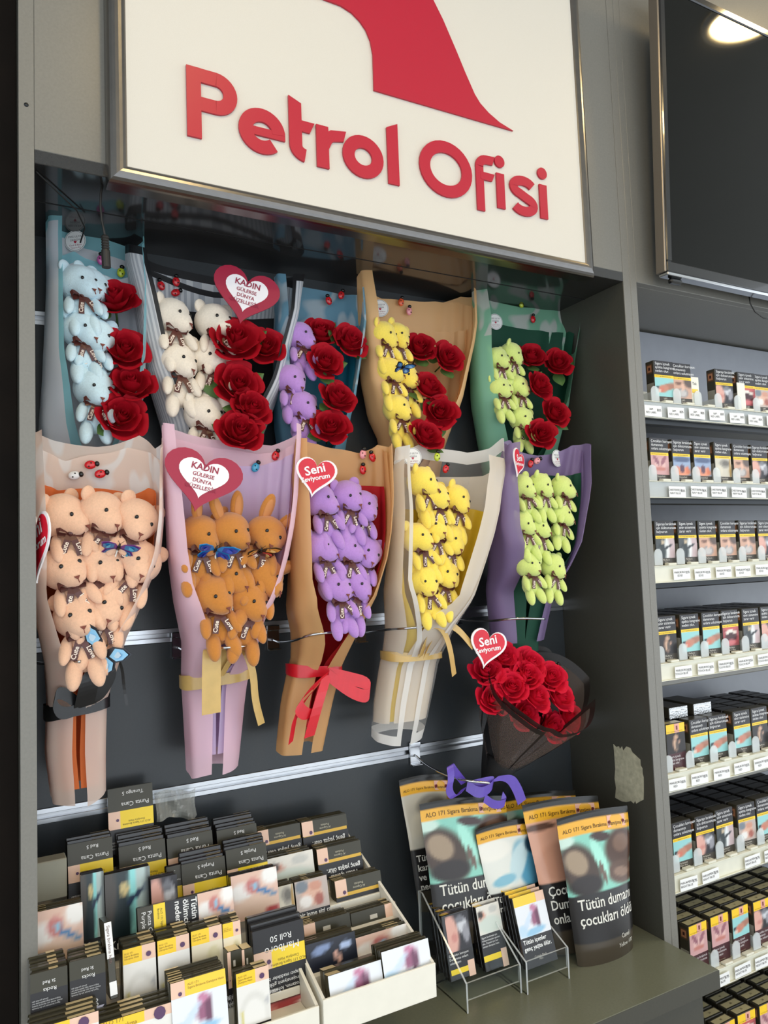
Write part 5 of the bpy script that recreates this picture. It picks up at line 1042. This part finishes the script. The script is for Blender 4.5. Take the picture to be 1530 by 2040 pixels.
stack((64, 1719), (133, 1712), -.11, .05, 1, .03, 'pic', 'plain grey carton block at the left', G2, 4, {'p': 'grey'}, body='grey_card', seal=None)
bpy.data.objects.remove([o_ for o_ in bpy.data.objects if o_.name.startswith('printed_face')][-1])
stack((62, 1818), (164, 1799), -.185, .068, 4, .007, 'pic', 'pack with operation picture, left edge', G2, 16, {'p': 'surgery'}, seal=(.1, .3))
stack((273, 1811), (462, 1764), -.20, .056, 1, .012, 'side', 'long pack lying on its side with skin picture', G2, 14, seal=None)
stack((300, 1752), (352, 1742), -.155, .075, 2, .008, 'pic', 'pouch with smoking face between the door pouches and brown packets', G2, 10, {'p': 'smoke'}, body='tobacco_black', seal=None)
stack((459, 1743), (550, 1729), -.175, .060, 2, .01, 'pic', 'pack with operation picture, right edge', G2, 12, {'p': 'surgery'}, body='tobacco_black', seal=None)
stack((60, 1943), (134, 1922), -.262, .084, 5, .0085, 'rocks', 'brown upside down pack with white writing, left of two', G2, 8, seal=(.5, .75))
stack((138, 1918), (209, 1898), -.262, .084, 4, .0085, 'rocks', 'brown upside down pack with white writing, right of two', G2, 8, seal=(.5, .9))
for TL, TR, lab, p, n in (((244, 1894), (309, 1875), 'leftmost', 'ring', 4), ((313, 1876), (376, 1858), 'second', 'ring', 4), ((380, 1858), (441, 1839), 'third', 'eyeblob', 3), ((443, 1842), (478, 1832), 'fourth', 'eyeblob', 3)):
    stack(TL, TR, -.245, .078, n, .0082, 'ring', 'yellow topped pack, %s in its row' % lab, G2, 8, {'p': p}, seal=(.56, .98))
stack((339, 1958), (448, 1931), -.300, .066, 6, .0055, 'toe', 'pack with yellow top and purple toe in front', G2, 12, seal=(.0, .25))
stack((470, 1946), (534, 1917), -.302, .07, 2, .008, 'ring', 'yellow topped pack leaning in front of the pouches', G2, 6, seal=(.56, .98))
stack((452, 1898), (480, 1890), -.268, .06, 1, .02, 'band', 'small brown box, left one behind the leaning pack', G2, 6, seal=(.1, .9)); stack((481, 1893), (502, 1887), -.268, .06, 1, .02, 'band', 'small brown box, right one behind the leaning pack', G2, 6, seal=(.1, .9))
stack((502, 1853), (603, 1834), -.250, .112, 3, .009, 'roll', 'black rolling tobacco pouch, upside down', G2, 8, body='tobacco_black', seal=None, rise=.7)
stack((196, 2036), (350, 1998), -.303, .05, 4, .0085, 'ring', 'wide brown pack at the front edge', G2, 10, seal=(.3, .6), rise=.2)
stack((56, 2052), (196, 2016), -.303, .05, 4, .0085, 'ring', 'wide brown pack at the front left corner', G2, 10, seal=(.55, .95), rise=.2)
# slim pack standing on end, leaning
a = at(228, 1990, -.272); b = at(214, 1836, -.25); d_ = (b - a); L_ = d_.length
mb = MB(); mb.box((-.0045, 0, 0), (.0045, .05, L_), 0, .0008); mb.rect(-.004, L_ * .52, .004, L_ * .99, -.0004, mi=1); mb.rect(-.004, .004, .004, L_ * .22, -.0004, mi=1)
sp_ = mb.build('slim_pack', ['tobacco_card', 'paper_white'], None, False, a); sp_.rotation_euler = Vector((0, 0, 1)).rotation_difference(d_.normalized()).to_euler(); tag(sp_, 'slim pack standing edge on and leaning left between the brown packs', 'tobacco pack', G2)
lt = MB(); put(lt, text('Sigara bırakma hattı', .0052), 0, 0, y=0, rot=-math.pi / 2); lt.v = [(x - .0018, -.0008, z + L_ * .95) for x, y, z in lt.v]; lt.c = [(110, 80, 70)] * len(lt.v); lt.build('lettering', 'print', sp_)
# crumpled clear bag behind the tray
mb = MB(); rs = random.Random(4)
p0 = at(312, 1638, -.03)
mb.grid(lambda u, w: ((u * .062), -.006 * math.sin(9 * u + 5 * w) - .004 * math.sin(17 * u) + .01 * w, w * .04 + .004 * math.sin(6 * u)), 16, 8)
acrylic('crumpled_film', .5, (190, 190, 180)); tag(mb.build('plastic_sleeve', 'crumpled_film', None, False, p0), 'crumpled clear plastic sleeve behind the brown packets', 'plastic sleeve')

# ------------------------------------------------------------------ standing tobacco bags
mat('bag_back', (30, 29, 28), .25, coat=.3)
def gloss_print():
    m = MATS['print'].copy(); m.name = 'printed_foil'; m.node_tree.nodes['Principled BSDF'].inputs['Roughness'].default_value = .22; MATS['print_gloss'] = m
gloss_print()
def bag(TL, TR, BL, BR, Yt, Yb, label, p, lines, ts, thick=.045, brand=None, pz_=(.44, .87)):
    tl, tr, bl, br = at(*TL, Yt), at(*TR, Yt), at(*BL, Yb), at(*BR, Yb)
    zb = max(ZC + .001, min(bl.z, br.z)); bl.z = br.z = zb; base = (bl + br) / 2; t = thing('tobacco_bag', label, 'tobacco bag', tuple(base), group='standing tobacco bags at the right of the counter')
    w_ = (tr - tl).length; h_ = ((tl + tr) / 2 - base).length
    def surf(u, w, side):
        l = bl.lerp(tl, w); r = br.lerp(tr, w); p_ = l.lerp(r, u); k = math.sin(math.pi * min(1, max(0, u))) ** .55; th = thick * (1 - w) ** .7 * k * .5 * (1. if w < .97 else 0) * (.75 + .25 * min(1, w * 10))
        wob = .0025 * math.sin(9 * w + 4 * u) * w + .004 * math.sin(3 * u + 2) * w
        return p_ + Vector((0, side * th + wob, .004 * math.sin(math.pi * u) * (-1 if w < .02 else 0) + .005 * w * math.sin(3.5 * u))) - base
    bgc, blobs = PICS[p]
    def cf(u, w):
        if w > .955: return (34, 33, 30)
        if w > pz_[1]: return (236, 176, 54)
        if w > pz_[0]:
            v = (w - pz_[0]) / (pz_[1] - pz_[0]); c = np.array(bgc, float)
            for bx, bz, rx, rz, an, rgb in blobs:
                a = math.radians(an); dx, dz = u - bx, v - bz; e, q = dx * math.cos(a) + dz * math.sin(a), -dx * math.sin(a) + dz * math.cos(a)
                d = math.hypot(e / rx, q / rz); f = max(0., min(1., (1.15 - d) / .3)); c = c * (1 - f) + np.array(rgb) * f
            return tuple(c)
        return (36, 34, 34) if w > .14 else (70, 62, 50)
    mb = MB(); mb.grid(lambda u, w: surf(u, w, -1), 36, 72, colfn=cf); mb.build('front_panel', 'print_gloss', t, True)
    mb = MB(); mb.grid(lambda u, w: surf(1 - u, w, 1), 20, 24); 
    mb.grid(lambda u, w: surf(u, 0, 1).lerp(surf(u, 0, -1), w), 16, 2); mb.build('back_panel', 'bag_back', t, True)
    def onto(tt, u0, w0, col, rot=0.):
        vs = []; tx = MB()
        for a, b in tt[0]:
            u, w = u0 + a / w_, w0 + b / h_; q = surf(u, w, -1); vs.append(q + Vector((0, -.0007, 0)))
        tx.add(vs, tt[1], 0, col); tx.build('lettering', 'print', t)
    for i, l in enumerate(lines): onto(text(l, ts, 'LEFT', .0003), .08, pz_[0] - .09 - i * ts * 1.02 / h_, (228, 226, 216))
    onto(text('ALO 171 Sigara Bırakma Danışma Hattı', w_ * .058), .05, pz_[1] + .025, (70, 50, 20))
    q = [surf(u, w, -1) + Vector((0, -.0007, 0)) for u, w in ((.64, pz_[1] + .01), (.92, pz_[1] + .01), (.92, .952), (.64, .952))]; tx = MB(); tx.add(q, [(0, 1, 2, 3)], 0, (232, 180, 160))
    for u in (.67, .88):
        c = surf(u, (pz_[1] + .952) / 2, -1) + Vector((0, -.0011, 0)); tx.add([c + Vector((.003 * math.cos(k * .785), 0, .003 * math.sin(k * .785))) for k in range(8)], [tuple(range(8))], 0, (110, 30, 40))
    tx.build('tax_seal', 'print', t)
    if brand: onto(text(brand, .0105, 'CENTER', line=1.3), .74, .13, (226, 222, 210))
bag((797, 1556), (892, 1540), (835, 1800), (925, 1790), -.045, -.06, 'standing tobacco bag with pale grey picture, furthest left at the back', 'grey', ['Tütün içmek', 'kan kanserine', 've cinsel', 'nedenidir'], .0155, .02, None, (.46, .87))
bag((1000, 1590), (1144, 1572), (1010, 1800), (1140, 1790), -.075, -.085, 'standing tobacco bag showing only its yellow band behind the others', 'lungs', ['Tütün dumanı'], .018, .03)
bag((838, 1604), (1004, 1582), (872, 1862), (1020, 1840), -.10, -.125, 'standing tobacco bag with lungs picture behind the acrylic holders', 'lungs', ['Tütün dumanı', 'çocukları öldürür'], .024, .036)
bag((950, 1655), (1062, 1625), (985, 1850), (1085, 1835), -.125, -.135, 'standing tobacco bag with pale blue picture behind the front acrylic holder', 'glove', ['Tütün içenler', 'erken ölür'], .015, .03, None, (.40, .86))
bag((1043, 1606), (1188, 1582), (1100, 1880), (1215, 1860), -.145, -.165, 'standing tobacco bag with nose picture, second from the right', 'nose', ['Çocukların', 'Dumanınızı', 'onlara'], .0225, .036, None, (.47, .87))
bag((1112, 1634), (1247, 1602), (1150, 1912), (1260, 1884), -.19, -.205, 'large standing tobacco bag with lungs picture at the front right', 'lungs', ['Tütün dumanı', 'çocukları öldü'], .0245, .05, 'Camel\nYellow 100', (.46, .86))

# ------------------------------------------------------------------ acrylic pack holders
def holder(x0, x1, yf, yb, zt, zl, label):
    t = thing('acrylic_holder', label, 'holder', (x0, yf, ZC), group='clear acrylic pack holders'); w = x1 - x0; d = yb - yf; th = .003; M2 = ['clear_acrylic', 'acrylic_edge']; zt -= ZC; zl -= ZC
    for x in (0, w - th):
        mb = MB(); mb.prism([(0, 0), (d, 0), (d, zt), (d - .012, zt), (0, zl)], (x, 0, 0), (0, 1, 0), (0, 0, 1), th, 0, 1); mb.build('side_plate', M2, t)
    mb = MB(); mb.prism([(th, .018), (w - th, .018), (w - th, zl), (th, zl)], (0, .001 + th, 0), (1, 0, 0), (0, 0, 1), th, 0, 1); mb.build('front_lip', M2, t)
    mb = MB(); mb.prism([(th, .0), (w - th, 0), (w - th, zt), (th, zt)], (0, d - .001, 0), (1, 0, 0), (0, 0, 1), th, 0, 1); mb.build('back_plate', M2, t)
    mb = MB(); mb.box((th + .0002, .0045, .0175), (w - th - .0002, d - .005, .0205), 0); mb.build('base_plate', 'clear_acrylic', t)
holder(.604, .7115, -.217, -.078, 1.036, .944, 'clear acrylic holder with two columns of packs, left one'); holder(.7145, .805, -.226, -.085, 1.008, .95, 'clear acrylic holder with yellow topped packs, right one')
G3 = 'packs in the acrylic holders'
def vface(kind, w, h):
    mb = MB(); y = -.0004
    if kind == 0: pic(mb, 'smoke', w * .1, h * .42, w, h * .97, 14, y); mb.rect(0, h * .16, w, h * .42, y, BLK); mb.rect(w * .05, h * .09, w * .72, h * .17, y - .0002, YEL); mb.rect(w * .72, .0, w * .98, h * .24, y - .0003, SEAL); put(mb, text('Çocukları koruyun:\nDumanınızı onlara\nsolutmayın', w * .1, line=1.1), w * .05, h * .36, y - .0003, WHT)
    elif kind == 1: pic(mb, 'sick', 0, h * .56, w, h, 14, y); mb.rect(0, h * .24, w, h * .56, y, (44, 42, 44)); mb.rect(0, h * .15, w * .75, h * .24, y, YEL); mb.rect(w * .75, .0, w, h * .28, y - .0003, SEAL); put(mb, text('Sigara bırakmak için\ndoktorunuzdan yardım\nalın. Destek için her\nzaman danışma hattı', w * .085, line=1.1), w * .03, h * .5, y - .0003, WHT)
    else: mb.rect(0, h * .86, w, h, y, (246, 206, 60)); mb.rect(w * .72, h * .86, w, h, y - .0003, SEAL); pic(mb, 'toe', 0, h * .42, w, h * .86, 16, y); mb.rect(0, 0, w, h * .42, y, (40, 38, 40)); put(mb, text('Tütün içenler\ngenç yaşta ölür.', w * .135, 'LEFT', .0002, line=1.1), w * .05, h * .33, y - .0003, WHT); put(mb, text('Captain Black\nMini', w * .07, 'CENTER'), w * .5, h * .12, y - .0003, (190, 186, 176))
    return mb
for (u, v), Y, w, h, n, kind, lean, lab in (((899, 1958), -.2, .050, .098, 4, 0, 13, 'pack with smoking face in the left holder'), ((969, 1938), -.19, .047, .098, 3, 1, 14, 'pack with sickbed picture in the left holder'), ((1050, 1933), -.205, .066, .108, 4, 2, 17, 'yellow topped toe pack in the right holder')):
    E = Euler((-math.radians(lean), 0, 0)); R = E.to_matrix(); t = .0105; a = atz(u, v, ZC + .0215); a.x = {0: max(a.x, .6085), 1: max(a.x, .6600), 2: max(a.x, .7190)}[kind]
    mb = MB(); mb.box((0, 0, 0), (w, t, h), 0, .001); bm = mb.mesh('cigarillo_pack', 'tobacco_black'); f = vface(kind, w, h); add_top(f, w, t, h, .0, .3, (236, 200, 80)); fm = f.mesh('printed_face', 'print')
    for k in range(n):
        o_ = ob('cigarillo_pack', bm, None, a + R @ Vector((0, k * (t + .0006), 0)) + Vector((0, 0, k * .0045)), E); tag(o_, lab if k == 0 else '%s pack behind the %s' % (ORD[k - 1], lab), 'tobacco pack', G3); ob('printed_face', fm, o_)
# dark packs lying between tray and bags
for k, (x, y, rz) in enumerate(((.545, -.10, .1), (.55, -.07, -.2))):
    mb = MB(); mb.box((0, 0, 0), (.085, .05, .02), 0, .001); mb.rect(.004, .004, .08, .016, -.0004, mi=1); o_ = mb.build('cigarillo_pack', ['tobacco_black', 'pack_card'], None, False, (x, y - .03, ZC + .0002 + .0203 * k)); o_.rotation_euler = (0, 0, rz); tag(o_, 'dark pack lying flat between tray and bags, %s one' % ('lower', 'upper')[k], 'tobacco pack', 'dark packs lying on the counter')
